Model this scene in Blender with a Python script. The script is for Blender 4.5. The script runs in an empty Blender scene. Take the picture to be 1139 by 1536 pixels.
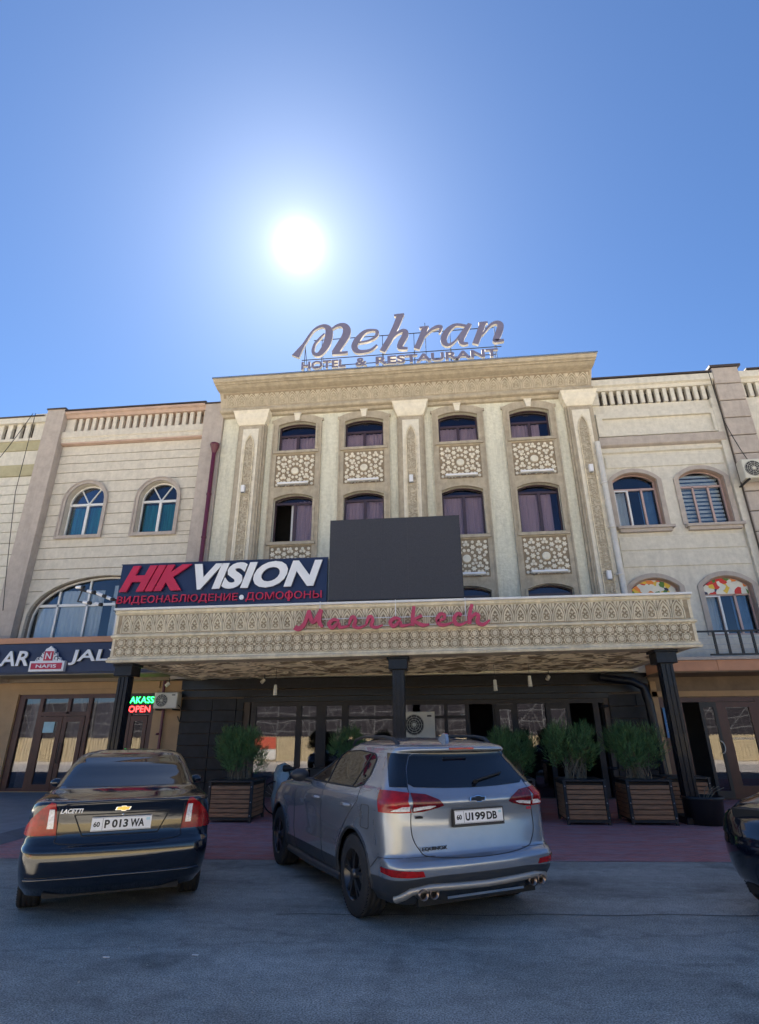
import bpy, bmesh, math, random
from mathutils import Vector, Matrix, noise
from mathutils.geometry import tessellate_polygon
from math import sin, cos, pi, radians as R
random.seed(7)
S = bpy.context.scene
COL = S.collection
# ---------------------------------------------------------------- camera
CX, FPX = 0.0, 828.0
cd = bpy.data.cameras.new('camera'); cam = bpy.data.objects.new('camera', cd); COL.objects.link(cam)
PIT, YAW, ROL = 0.38590672, -0.1016193, -0.005656
fw = Vector((sin(YAW)*cos(PIT), cos(YAW)*cos(PIT), sin(PIT)))
rt = Vector((cos(YAW), -sin(YAW), 0)); upv = rt.cross(fw)
r2 = cos(ROL)*rt+sin(ROL)*upv; u2 = -sin(ROL)*rt+cos(ROL)*upv
cam.matrix_world = Matrix(((r2.x, u2.x, -fw.x, 0), (r2.y, u2.y, -fw.y, 0), (r2.z, u2.z, -fw.z, 1.53), (0, 0, 0, 1)))
cd.sensor_fit = 'VERTICAL'; cd.sensor_height = 24; cd.lens = 24*FPX/1536; cd.clip_end = 3000; cd.clip_start = .05
S.camera = cam
# ---------------------------------------------------------------- sky and sun
SUN_EL, SUN_AZ = R(47.4), R(-16.75)          # azimuth from +Y towards +X
sdir = Vector((sin(SUN_AZ)*cos(SUN_EL), cos(SUN_AZ)*cos(SUN_EL), sin(SUN_EL)))
W = bpy.data.worlds.new('World'); S.world = W; W.use_nodes = True
nt = W.node_tree; nt.nodes.clear(); N = nt.nodes.new; Lk = nt.links.new
out = N('ShaderNodeOutputWorld'); bg = N('ShaderNodeBackground'); sky = N('ShaderNodeTexSky')
sky.sky_type = 'NISHITA'; sky.sun_disc = False; sky.sun_elevation = SUN_EL; sky.sun_rotation = SUN_AZ
sky.altitude = 400; sky.air_density = 1.0; sky.dust_density = 0.25; sky.ozone_density = 2.0
bg.inputs['Strength'].default_value = 0.05
# the sun seen in the sky: its disc and the bright air round it, added to the sky itself
geo = N('ShaderNodeTexCoord'); nrm = N('ShaderNodeVectorMath'); nrm.operation = 'NORMALIZE'; Lk(geo.outputs['Generated'], nrm.inputs[0])
dot = N('ShaderNodeVectorMath'); dot.operation = 'DOT_PRODUCT'; Lk(nrm.outputs[0], dot.inputs[0]); dot.inputs[1].default_value = sdir
ac = N('ShaderNodeMath'); ac.operation = 'ARCCOSINE'; Lk(dot.outputs['Value'], ac.inputs[0])
def expf(width, amp):
    a = N('ShaderNodeMath'); a.operation = 'DIVIDE'; Lk(ac.outputs[0], a.inputs[0]); a.inputs[1].default_value = -R(width)
    b = N('ShaderNodeMath'); b.operation = 'EXPONENT'; Lk(a.outputs[0], b.inputs[0])
    c = N('ShaderNodeMath'); c.operation = 'MULTIPLY'; Lk(b.outputs[0], c.inputs[0]); c.inputs[1].default_value = amp
    return c
def addm(a, b):
    c = N('ShaderNodeMath'); c.operation = 'ADD'; Lk(a.outputs[0], c.inputs[0]); Lk(b.outputs[0], c.inputs[1]); return c
GLOW = addm(addm(expf(.45, 60), expf(.85, 6.5)), addm(expf(3.6, 1.9), expf(10.0, .9)))
gc = N('ShaderNodeVectorMath'); gc.operation = 'SCALE'; gc.inputs[0].default_value = (1, .97, .93); Lk(GLOW.outputs[0], gc.inputs['Scale'])
tint = N('ShaderNodeVectorMath'); tint.operation = 'MULTIPLY'; Lk(sky.outputs[0], tint.inputs[0]); tint.inputs[1].default_value = (.40, .53, .68)
sm = N('ShaderNodeVectorMath'); sm.operation = 'ADD'; Lk(tint.outputs[0], sm.inputs[0]); Lk(gc.outputs[0], sm.inputs[1])
Lk(sm.outputs[0], bg.inputs['Color']); Lk(bg.outputs[0], out.inputs['Surface'])
sl = bpy.data.lights.new('sun', 'SUN'); sl.energy = 5.0; sl.angle = R(.5); sl.color = (1, .95, .86)
so = bpy.data.objects.new('sun', sl); COL.objects.link(so); so.rotation_euler = sdir.to_track_quat('Z', 'Y').to_euler(); so.location = sdir*60
S.view_settings.view_transform = 'Standard'; S.view_settings.look = 'None'; S.view_settings.gamma = 1
S.view_settings.use_curve_mapping = False; S.view_settings.exposure = 2.33
S.cycles.max_bounces = 8; S.cycles.transparent_max_bounces = 12; S.cycles.caustics_reflective = False; S.cycles.caustics_refractive = False
# ---------------------------------------------------------------- materials
def mat(name, col, rough=.8, metal=0, var=.12, scale=3.0, bump=0, bscale=40, spec=.5, coat=0, emit=None, es=1, col2=None, dirt=0, stretch=None, detail=6):
    m = bpy.data.materials.new(name); m.use_nodes = True; t = m.node_tree; p = t.nodes['Principled BSDF']
    p.inputs['Base Color'].default_value = (*col, 1); p.inputs['Roughness'].default_value = rough; p.inputs['Metallic'].default_value = metal
    p.inputs['Specular IOR Level'].default_value = spec; p.inputs['Coat Weight'].default_value = coat; p.inputs['Coat Roughness'].default_value = .03
    if emit: p.inputs['Emission Color'].default_value = (*emit, 1); p.inputs['Emission Strength'].default_value = es
    if var or bump:
        g = t.nodes.new('ShaderNodeNewGeometry'); mp = t.nodes.new('ShaderNodeMapping'); t.links.new(g.outputs['Position'], mp.inputs[0])
        if stretch: mp.inputs['Scale'].default_value = stretch
    if var:
        n = t.nodes.new('ShaderNodeTexNoise'); n.inputs['Scale'].default_value = scale; n.inputs['Detail'].default_value = detail; n.inputs['Roughness'].default_value = .65
        t.links.new(mp.outputs[0], n.inputs['Vector'])
        cr = t.nodes.new('ShaderNodeValToRGB'); c2 = col2 or tuple(c*(1-var*2) for c in col)
        cr.color_ramp.elements[0].position = .3; cr.color_ramp.elements[1].position = .7
        cr.color_ramp.elements[0].color = (*c2, 1); cr.color_ramp.elements[1].color = (*[min(1, c*(1+var)) for c in col], 1)
        t.links.new(n.outputs['Fac'], cr.inputs[0]); last = cr.outputs[0]
        if dirt:   # streaks and blotches of grime
            n2 = t.nodes.new('ShaderNodeTexNoise'); n2.inputs['Scale'].default_value = 1.6; n2.inputs['Detail'].default_value = 8; n2.inputs['Roughness'].default_value = .7
            mp2 = t.nodes.new('ShaderNodeMapping'); mp2.inputs['Scale'].default_value = (3.2, 3.2, .35); t.links.new(g.outputs['Position'], mp2.inputs[0]); t.links.new(mp2.outputs[0], n2.inputs['Vector'])
            r2_ = t.nodes.new('ShaderNodeMapRange'); r2_.inputs[1].default_value = .47; r2_.inputs[2].default_value = .72; r2_.inputs[4].default_value = dirt; t.links.new(n2.outputs['Fac'], r2_.inputs[0])
            mx = t.nodes.new('ShaderNodeMix'); mx.data_type = 'RGBA'; t.links.new(r2_.outputs[0], mx.inputs[0]); t.links.new(last, mx.inputs[6]); mx.inputs[7].default_value = (*[c*.45 for c in col], 1); last = mx.outputs[2]
        t.links.new(last, p.inputs['Base Color'])
    if bump:
        nb = t.nodes.new('ShaderNodeTexNoise'); nb.inputs['Scale'].default_value = bscale; nb.inputs['Detail'].default_value = 5; t.links.new(mp.outputs[0], nb.inputs['Vector'])
        b = t.nodes.new('ShaderNodeBump'); b.inputs['Strength'].default_value = bump; b.inputs['Distance'].default_value = .02; t.links.new(nb.outputs['Fac'], b.inputs['Height']); t.links.new(b.outputs[0], p.inputs['Normal'])
    return m
def glass(name, tint=(.5, .5, .55), refl=(.9, .9, 1), r=.02, base=.09):
    m = bpy.data.materials.new(name); m.use_nodes = True; t = m.node_tree; t.nodes.clear()
    o = t.nodes.new('ShaderNodeOutputMaterial'); mx = t.nodes.new('ShaderNodeMixShader'); a = t.nodes.new('ShaderNodeBsdfTransparent'); g = t.nodes.new('ShaderNodeBsdfGlossy')
    lw = t.nodes.new('ShaderNodeFresnel'); lw.inputs[0].default_value = 1.5; mt = t.nodes.new('ShaderNodeMath'); mt.operation = 'MULTIPLY_ADD'; mt.inputs[1].default_value = 1.0; mt.inputs[2].default_value = base
    t.links.new(lw.outputs[0], mt.inputs[0]); a.inputs[0].default_value = (*tint, 1); g.inputs[0].default_value = (*refl, 1); g.inputs['Roughness'].default_value = r
    ng = t.nodes.new('ShaderNodeNewGeometry'); nn = t.nodes.new('ShaderNodeTexNoise'); nn.inputs['Scale'].default_value = 1.3; nn.inputs['Detail'].default_value = 1; t.links.new(ng.outputs['Position'], nn.inputs['Vector'])
    b = t.nodes.new('ShaderNodeBump'); b.inputs['Strength'].default_value = .05; b.inputs['Distance'].default_value = .02; t.links.new(nn.outputs['Fac'], b.inputs['Height']); t.links.new(b.outputs[0], g.inputs['Normal'])
    t.links.new(mt.outputs[0], mx.inputs[0]); t.links.new(a.outputs[0], mx.inputs[1]); t.links.new(g.outputs[0], mx.inputs[2]); t.links.new(mx.outputs[0], o.inputs[0]); return m
M = dict(
 stucco=mat('hotel_stucco', (.70, .675, .56), .9, var=.12, scale=9, bump=.7, bscale=16, col2=(.60, .58, .46), dirt=.45),
 trim=mat('brown_trim', (.46, .395, .30), .85, var=.12, scale=5, bump=.15, dirt=.35),
 trimd=mat('dark_trim', (.30, .235, .16), .85, var=.15, scale=6, bump=.15),
 cream=mat('cream_relief', (.76, .70, .58), .85, var=.08, scale=6),
 frieze=mat('frieze_relief', (.56, .49, .375), .85, var=.12, scale=6, bump=.15, dirt=.4),
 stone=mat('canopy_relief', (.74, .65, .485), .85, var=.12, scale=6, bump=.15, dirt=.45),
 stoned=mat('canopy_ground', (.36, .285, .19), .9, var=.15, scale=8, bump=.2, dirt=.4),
 wing=mat('wing_plaster', (.64, .585, .495), .9, var=.07, scale=7, bump=.25, bscale=30, dirt=.2),
 wing2=mat('wing_plaster_pale', (.66, .62, .535), .9, var=.07, scale=7, bump=.25, bscale=30, dirt=.22),
 joint=mat('dark_joint', (.12, .095, .08), .9), jointl=mat('plaster_joint', (.30, .25, .20), .9),
 grey=mat('grey_render', (.46, .40, .355), .92, var=.08, scale=5, bump=.35, bscale=60, dirt=.25),
 olive=mat('olive_render', (.42, .38, .24), .92, var=.08, bump=.3, bscale=60),
 rose=mat('rose_plaster', (.50, .36, .29), .9, var=.08),
 roof=mat('dark_sheet_roof', (.06, .045, .04), .5),
 purple=mat('brown_pvc', (.06, .035, .042), .35),
 white=mat('white_pvc', (.75, .74, .73), .35, var=.04),
 rosepvc=mat('rose_pvc', (.48, .34, .31), .4, var=.05),
 curtain=mat('mauve_curtain', (.50, .43, .42), .95, var=.1, scale=3, stretch=(14, 14, .2)),
 curtainw=mat('pale_curtain', (.72, .72, .74), .95, var=.1, scale=3, stretch=(14, 14, .2)),
 teal=mat('teal_curtain', (.015, .22, .24), .9, var=.3, scale=2, stretch=(10, 10, .2)),
 blueb=mat('blue_blind', (.12, .22, .38), .8, var=.1),
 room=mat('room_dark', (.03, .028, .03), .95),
 glass=glass('tinted_glass', (.90, .86, .90), (.75, .72, .85), base=.0),
 glassc=glass('clear_glass', (.86, .9, .92), base=.0),
 glassd=glass('shop_glass', (.6, .6, .62), base=.05),
 navy=mat('navy_board', (.012, .022, .075), .35, var=.1),
 red=mat('crimson_letter', (.50, .015, .06), .4, var=.06),
 white_l=mat('white_letter', (.80, .80, .82), .35, var=.03), lside=mat('grey_letter_side', (.35, .34, .36), .5),
 gold=mat('sign_face', (.17, .16, .24), .5, var=.05), goldside=mat('sign_side', (.72, .68, .62), .5),
 screen=mat('led_screen', (.045, .045, .055), .55, var=.15, scale=40, spec=.4), steel=mat('steel', (.5, .5, .5), .35, .9, var=.05),
 pink=mat('pink_letter', (.50, .05, .11), .4, var=.06),
 black=mat('black_column', (.007, .009, .017), .35, var=.4, scale=12, coat=.06, spec=.3), blackm=mat('black_metal', (.02, .02, .022), .5),
 bstone=mat('dark_stone', (.012, .014, .020), .5, spec=.3, var=.4, scale=4, bump=.1), bframe=mat('bronze_frame', (.035, .031, .034), .45, spec=.3),
 wood=mat('planter_slat', (.38, .185, .09), .6, var=.25, scale=3, stretch=(1.5, 1.5, 20), bump=.15),
 soil=mat('soil', (.05, .035, .025), .95), leaf=mat('conifer_leaf', (.13, .24, .075), .75, var=.3, scale=5, col2=(.06, .13, .05)),
 leaf2=mat('dry_leaf', (.12, .14, .04), .7, var=.3, scale=6), twig=mat('twig', (.24, .19, .13), .9),
 mag=mat('maroon_pipe', (.11, .012, .035), .35), wpipe=mat('white_pipe', (.62, .60, .56), .4, var=.08, dirt=.4),
 orange=mat('salmon_fascia', (.52, .255, .145), .6, var=.06), beige=mat('beige_band', (.43, .28, .15), .7, var=.06), beiged=mat('dark_beige_band', (.22, .16, .11), .8),  # last one is a darker beige for the right shop's wall and soffit
 maroon=mat('maroon_frame', (.07, .018, .015), .4, var=.15), acw=mat('ac_casing', (.62, .60, .52), .45, var=.05), dgrey=mat('dark_grille', (.03, .03, .03), .6),
 blue=mat('blue_sign', (.01, .16, .42), .4), paper=mat('blue_paper', (.45, .68, .75), .7),
 gneon=mat('green_neon', (0, .2, .02), .5, emit=(.02, 1, .12), es=2.2), rneon=mat('red_neon', (.2, 0, 0), .5, emit=(1, .03, .03), es=2.2),
 fence=mat('yellow_fence', (.50, .41, .24), .6, var=.08, stretch=(1, 1, 1)), fencer=mat('red_banner', (.55, .10, .05), .6),
 ivory=mat('ivory', (.70, .68, .60), .6), truss=mat('truss_paint', (.17, .17, .16), .6), wirem=mat('cable', (.02, .02, .02), .7), wheelm=mat('dark_alloy', (.09, .09, .095), .28, .85), rubber=mat('tyre_rubber', (.02, .021, .024), .75, var=.15, scale=30),
 litter=mat('paper_scrap', (.8, .8, .8), .8), soffit_l=mat('plank_soffit', (.25, .21, .15), .7, var=.2, scale=4, stretch=(.4, 8, 1)),
)
M['soffit'] = mat('shade_banded_soffit', (.80, .71, .56), .8, var=.2, scale=2.3, col2=(.27, .215, .145), stretch=(1.0, 4.2, .6), detail=2, bump=.5, bscale=9)  # dark bands paint the shade of the soffit's grooves into its colour
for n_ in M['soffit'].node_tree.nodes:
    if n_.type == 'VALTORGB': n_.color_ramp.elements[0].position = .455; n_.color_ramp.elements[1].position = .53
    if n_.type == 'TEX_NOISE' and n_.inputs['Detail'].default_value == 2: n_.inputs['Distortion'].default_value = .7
def asphalt():
    m = bpy.data.materials.new('asphalt'); m.use_nodes = True; t = m.node_tree; p = t.nodes['Principled BSDF']; nn = t.nodes.new; l = t.links.new
    g = nn('ShaderNodeNewGeometry')
    def noise_(s, d, w=None, mpv=None):
        n = nn('ShaderNodeTexNoise'); n.inputs['Scale'].default_value = s; n.inputs['Detail'].default_value = d; n.inputs['Roughness'].default_value = .7
        if mpv:
            q = nn('ShaderNodeMapping'); q.inputs['Scale'].default_value = mpv; q.inputs['Rotation'].default_value = (0, 0, .1); l(g.outputs['Position'], q.inputs[0]); l(q.outputs[0], n.inputs['Vector'])
        else: l(g.outputs['Position'], n.inputs['Vector'])
        return n
    big = noise_(.9, 5, mpv=(.5, 1.3, 1)); fine = noise_(85, 3); mid = noise_(9, 8)
    c1 = nn('ShaderNodeValToRGB'); e = c1.color_ramp.elements; e[0].position = .32; e[0].color = (.28, .255, .215, 1); e[1].position = .68; e[1].color = (.50, .465, .405, 1); l(big.outputs['Fac'], c1.inputs[0])
    c2 = nn('ShaderNodeValToRGB'); e = c2.color_ramp.elements; e[0].position = .36; e[0].color = (.38, .38, .38, 1); e[1].position = .66; e[1].color = (1.65, 1.65, 1.65, 1); l(fine.outputs['Fac'], c2.inputs[0])
    c3 = nn('ShaderNodeValToRGB'); e = c3.color_ramp.elements; e[0].position = .3; e[0].color = (.8, .8, .8, 1); e[1].position = .7; e[1].color = (1.18, 1.18, 1.18, 1); l(mid.outputs['Fac'], c3.inputs[0])
    a = nn('ShaderNodeMix'); a.data_type = 'RGBA'; a.blend_type = 'MULTIPLY'; a.inputs[0].default_value = 1; l(c1.outputs[0], a.inputs[6]); l(c2.outputs[0], a.inputs[7])
    b = nn('ShaderNodeMix'); b.data_type = 'RGBA'; b.blend_type = 'MULTIPLY'; b.inputs[0].default_value = 1; l(a.outputs[2], b.inputs[6]); l(c3.outputs[0], b.inputs[7])
    # worn seams and cracks
    wv = nn('ShaderNodeTexVoronoi'); wv.feature = 'DISTANCE_TO_EDGE'; wv.inputs['Scale'].default_value = .23
    q = nn('ShaderNodeMapping'); q.inputs['Scale'].default_value = (.45, 2.4, 1); dn = noise_(3, 4); vm = nn('ShaderNodeVectorMath'); vm.operation = 'SCALE'; vm.inputs['Scale'].default_value = .35; l(dn.outputs['Color'], vm.inputs[0])
    va = nn('ShaderNodeVectorMath'); l(g.outputs['Position'], va.inputs[0]); l(vm.outputs[0], va.inputs[1]); l(va.outputs[0], q.inputs[0]); l(q.outputs[0], wv.inputs['Vector'])
    cr = nn('ShaderNodeMapRange'); cr.inputs[1].default_value = .0; cr.inputs[2].default_value = .012; cr.inputs[3].default_value = .8; cr.inputs[4].default_value = 1; l(wv.outputs['Distance'], cr.inputs[0])
    st = noise_(.75, 3); sr = nn('ShaderNodeMapRange'); sr.inputs[1].default_value = .56; sr.inputs[2].default_value = .66; sr.inputs[3].default_value = 1; sr.inputs[4].default_value = .66; l(st.outputs['Fac'], sr.inputs[0])   # oily darker stains
    sm_ = nn('ShaderNodeMath'); sm_.operation = 'MULTIPLY'; l(sr.outputs[0], sm_.inputs[0]); l(cr.outputs[0], sm_.inputs[1])
    c = nn('ShaderNodeVectorMath'); c.operation = 'SCALE'; l(b.outputs[2], c.inputs[0]); l(sm_.outputs[0], c.inputs['Scale']); l(c.outputs[0], p.inputs['Base Color'])
    p.inputs['Roughness'].default_value = .85; p.inputs['Specular IOR Level'].default_value = .35
    bp = nn('ShaderNodeBump'); bp.inputs['Strength'].default_value = .5; bp.inputs['Distance'].default_value = .006; l(fine.outputs['Fac'], bp.inputs['Height']); l(bp.outputs[0], p.inputs['Normal']); return m
def paving():
    m = bpy.data.materials.new('red_paving'); m.use_nodes = True; t = m.node_tree; p = t.nodes['Principled BSDF']; nn = t.nodes.new; l = t.links.new
    g = nn('ShaderNodeNewGeometry'); br = nn('ShaderNodeTexBrick'); br.inputs['Scale'].default_value = 5; br.inputs['Color1'].default_value = (.62, .20, .18, 1); br.inputs['Color2'].default_value = (.40, .15, .15, 1)
    br.inputs['Mortar'].default_value = (.055, .045, .045, 1); br.inputs['Mortar Size'].default_value = .012; br.inputs['Bias'].default_value = -.2; l(g.outputs['Position'], br.inputs['Vector'])
    n = nn('ShaderNodeTexNoise'); n.inputs['Scale'].default_value = 1.6; n.inputs['Detail'].default_value = 8; n.inputs['Roughness'].default_value = .75; q = nn('ShaderNodeMapping'); q.inputs['Scale'].default_value = (1, 3.2, 1); l(g.outputs['Position'], q.inputs[0]); l(q.outputs[0], n.inputs['Vector'])
    cr = nn('ShaderNodeMapRange'); cr.inputs[1].default_value = .42; cr.inputs[2].default_value = .68; cr.inputs[4].default_value = .75; l(n.outputs['Fac'], cr.inputs[0])
    mx = nn('ShaderNodeMix'); mx.data_type = 'RGBA'; l(cr.outputs[0], mx.inputs[0]); l(br.outputs['Color'], mx.inputs[6]); mx.inputs[7].default_value = (.42, .33, .34, 1); l(mx.outputs[2], p.inputs['Base Color'])
    p.inputs['Roughness'].default_value = .8; b = nn('ShaderNodeBump'); b.inputs['Strength'].default_value = .6; b.inputs['Distance'].default_value = .01; l(br.outputs['Fac'], b.inputs['Height']); b.invert = True; l(b.outputs[0], p.inputs['Normal']); return m
M['asphalt'] = asphalt(); M['paving'] = paving()
M['kerb'] = mat('kerb_stone', (.17, .17, .18), .85, var=.15, bump=.2); M['slab'] = mat('grey_slab', (.22, .23, .25), .7, var=.1, bump=.1); M['dust'] = mat('dusty_ground', (.60, .53, .42), .95, var=.12, scale=.6, bump=.3)
# ---------------------------------------------------------------- geometry helpers
WL = {}                                        # where each object's origin stands
class G:
    def __init__(s): s.v = []; s.f = []; s.m = []; s.sm = []
    def add(s, vs, fs, mi=0, sm=False):
        o = len(s.v); s.v += [tuple(v) for v in vs]; s.f += [tuple(i+o for i in f) for f in fs]; s.m += [mi]*len(fs); s.sm += [sm]*len(fs); return s
    def box(s, x0, x1, y0, y1, z0, z1, mi=0, b=0):
        if b:
            b = min(b, (x1-x0)/3, (z1-z0)/3, (y1-y0)/3)
            v = [(x, y, z) for y, q in ((y0, b), (y0+b, 0)) for x, z in ((x0+q, z0+q), (x1-q, z0+q), (x1-q, z1-q), (x0+q, z1-q))] + [(x0, y1, z0), (x1, y1, z0), (x1, y1, z1), (x0, y1, z1)]
            f = [(0, 1, 2, 3)] + [(i+4*k, i+4*k+4, (i+1) % 4+4*k+4, (i+1) % 4+4*k) for k in (0, 1) for i in range(4)] + [(11, 10, 9, 8)]
            return s.add(v, f, mi)
        return s.add([(x0, y0, z0), (x1, y0, z0), (x1, y1, z0), (x0, y1, z0), (x0, y0, z1), (x1, y0, z1), (x1, y1, z1), (x0, y1, z1)],
                     [(0, 3, 2, 1), (4, 5, 6, 7), (0, 1, 5, 4), (1, 2, 6, 5), (2, 3, 7, 6), (3, 0, 4, 7)], mi)
    def prism(s, pts, y0, y1, mi=0):           # simple polygon in x,z, extruded in y
        if sum(pts[i][0]*pts[(i+1) % len(pts)][1]-pts[(i+1) % len(pts)][0]*pts[i][1] for i in range(len(pts))) < 0: pts = pts[::-1]
        n = len(pts); tri = tessellate_polygon([[Vector((p[0], p[1], 0)) for p in pts]])
        vs = [(p[0], y0, p[1]) for p in pts]+[(p[0], y1, p[1]) for p in pts]; fs = []
        for t in tri:
            a, b, c = (Vector(pts[i]) for i in t)
            if (b-a).cross(c-a) < 0: t = t[::-1]
            fs += [tuple(t), tuple(i+n for i in t[::-1])]
        return s.add(vs, fs+[(i+n, (i+1) % n+n, (i+1) % n, i)[::1] for i in range(n)], mi)
    def ring(s, A, B, y0, y1, mi=0, closed=False):   # band between two matching outlines in x,z
        n = len(A); vs = [(p[0], y0, p[1]) for p in A]+[(p[0], y0, p[1]) for p in B]+[(p[0], y1, p[1]) for p in A]+[(p[0], y1, p[1]) for p in B]; fs = []
        for i in range(n if closed else n-1):
            j = (i+1) % n; fs += [(i, j, n+j, n+i), (2*n+i, 3*n+i, 3*n+j, 2*n+j), (i, 2*n+i, 2*n+j, j), (n+i, n+j, 3*n+j, 3*n+i)]
        if not closed: fs += [(0, n, 3*n, 2*n), (n-1, 3*n-1, 4*n-1, 2*n-1)]
        return s.add(vs, fs, mi)
    def tube(s, pts, r, n=8, mi=0, closed=False, cap=True):
        P = [Vector(p) for p in pts]; rs = r if isinstance(r, (list, tuple)) else [r]*len(P); rings = []; up = None
        for i, p in enumerate(P):
            a = P[i-1] if i or closed else p; b = P[(i+1) % len(P)] if i < len(P)-1 or closed else p
            d = (b-a).normalized()
            if up is None: up = d.orthogonal().normalized()
            up = (up-d*up.dot(d)); up = up.normalized() if up.length > 1e-6 else d.orthogonal().normalized(); w = d.cross(up)
            rings.append([p+(up*cos(2*pi*k/n)+w*sin(2*pi*k/n))*rs[i] for k in range(n)])
        vs = [v for q in rings for v in q]; fs = []; m = len(P)
        for i in range(m if closed else m-1):
            for k in range(n): a = i*n+k; b = i*n+(k+1) % n; c = ((i+1) % m)*n; fs.append((a, b, c+(k+1) % n, c+k))
        s.add(vs, fs, mi, True)
        if cap and not closed: s.add(rings[0], [tuple(range(n))[::-1]], mi); s.add(rings[-1], [tuple(range(n))], mi)
        return s
    def lathe(s, prof, c=(0, 0, 0), axis='z', n=24, mi=0, sm=True):
        def pt(r, h, a):
            x, y = r*cos(a), r*sin(a)
            q = (x, y, h) if axis == 'z' else ((x, h, y) if axis == 'y' else (h, x, y)); return (q[0]+c[0], q[1]+c[1], q[2]+c[2])
        vs = [pt(r, h, 2*pi*k/n) for r, h in prof for k in range(n)]; fs = []
        for i in range(len(prof)-1):
            for k in range(n): fs.append((i*n+k, i*n+(k+1) % n, (i+1)*n+(k+1) % n, (i+1)*n+k))
        return s.add(vs, fs, mi, sm)
    def sweepx(s, prof, x0, x1, mi=0, ends=True, ms=0, me=0):   # profile in (y,z) run along x, mitred ends when ms/me set
        n = len(prof); vs = [(x0+ms*(p[0]-prof[0][0]), p[0], p[1]) for p in prof]+[(x1-me*(p[0]-prof[0][0]), p[0], p[1]) for p in prof]
        fs = [(i, i+1, n+i+1, n+i) for i in range(n-1)]
        if ends: fs += [tuple(range(n)), tuple(range(n, 2*n))[::-1]]+[(n-1, 0, n, 2*n-1)]
        return s.add(vs, fs, mi)
    def mesh(s, name, off):
        me = bpy.data.meshes.new(name); me.from_pydata([(v[0]-off[0], v[1]-off[1], v[2]-off[2]) for v in s.v], [], s.f)
        me.polygons.foreach_set('material_index', s.m); me.polygons.foreach_set('use_smooth', s.sm); me.update(); return me
def props(o, **k):
    for a, b in k.items():
        if b is not None: o[a] = b
def thing(name, label, cat, loc=(0, 0, 0), group=None):
    o = bpy.data.objects.new(name, None); COL.objects.link(o); o.location = loc; o.empty_display_size = .2; props(o, label=label, category=cat, group=group); WL[o] = Vector(loc); return o
def put(name, g, mats, parent=None, **k):
    mats = mats if isinstance(mats, (list, tuple)) else [mats]
    if isinstance(g, G):
        xs = list(zip(*g.v)); c = Vector(((min(xs[0])+max(xs[0]))/2, (min(xs[1])+max(xs[1]))/2, min(xs[2]))); me = g.mesh(name, c)
    else: me, c = g
    if not me.materials:
        for m in mats: me.materials.append(M[m] if isinstance(m, str) else m)
    o = bpy.data.objects.new(name, me); COL.objects.link(o); o.parent = parent; o.location = Vector(c)-(WL[parent] if parent else Vector()); WL[o] = Vector(c); props(o, **k); return o
def again(src, d, parent, name=None):          # a copy of one part, moved by d in world space
    o = src.copy(); COL.objects.link(o); o.parent = parent; w = WL[src]+Vector(d); WL[o] = w; o.location = w-(WL[parent] if parent else Vector()); return o
def kids(o): return [c for c in bpy.data.objects if c.parent == o]
def clone(root, loc, label=None, rotz=None):
    ks = kids(root); r = root.copy(); COL.objects.link(r); r.location = loc
    if rotz is not None: r.rotation_euler.z = rotz
    if label: r['label'] = label
    for c in ks:
        d = c.copy(); COL.objects.link(d); d.parent = r
        for e in kids(c):
            f = e.copy(); COL.objects.link(f); f.parent = d
    return r
def fix(g):                                    # make normals point outwards
    me = g.mesh('t', (0, 0, 0)); b = bmesh.new(); b.from_mesh(me); bmesh.ops.recalc_face_normals(b, faces=b.faces); h = G()
    b.verts.index_update(); h.add([v.co for v in b.verts], []); 
    for f in b.faces: h.f.append(tuple(v.index for v in f.verts)); h.m.append(f.material_index); h.sm.append(f.smooth)
    b.free(); bpy.data.meshes.remove(me); return h
def arch(x0, x1, zb, zs, rise, n=14):          # outline of an arched opening, from bottom left up and over
    w = (x1-x0)/2; c = (x0+x1)/2
    return [(x0, zb)]+[(c-w*cos(pi*i/n), zs+rise*sin(pi*i/n)**(1 if rise > w*.8 else .85)) for i in range(n+1)]+[(x1, zb)]
def seg(x0, x1, zb, zs, rise, n=12):           # segmental arch
    c = (x0+x1)/2; w = (x1-x0)/2; r = (w*w+rise*rise)/(2*rise); a = math.asin(min(1, w/r))
    return [(x0, zb)]+[(c+r*sin(-a+2*a*i/n), zs+rise-r+r*cos(-a+2*a*i/n)) for i in range(n+1)]+[(x1, zb)]
def stroke(g, pts, w, y0, y1, mi=0, ms=1, sub=5):   # lettering stroke of varying width
    P = [Vector((p[0], p[1])) for p in pts]; ww = w if isinstance(w, (list, tuple)) else [w]*len(P); Q = []; V = []
    for i in range(len(P)-1):
        a = P[max(0, i-1)]; b = P[i]; c = P[i+1]; d = P[min(len(P)-1, i+2)]
        for k in range(sub):
            t = k/sub; Q.append(.5*((2*b)+(c-a)*t+(2*a-5*b+4*c-d)*t*t+(3*b-a-3*c+d)*t**3)); V.append(ww[i]*(1-t)+ww[i+1]*t)
    Q.append(P[-1]); V.append(ww[-1]); A = []; B = []
    for i, q in enumerate(Q):
        d = (Q[min(i+1, len(Q)-1)]-Q[max(0, i-1)]).normalized(); nn = Vector((-d.y, d.x)); A.append(q+nn*V[i]/2); B.append(q-nn*V[i]/2)
    g.ring(A, B, y0, y1, ms); g.ring(A, B, y0-.004, y0, mi); return g
_tc = {}
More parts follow.
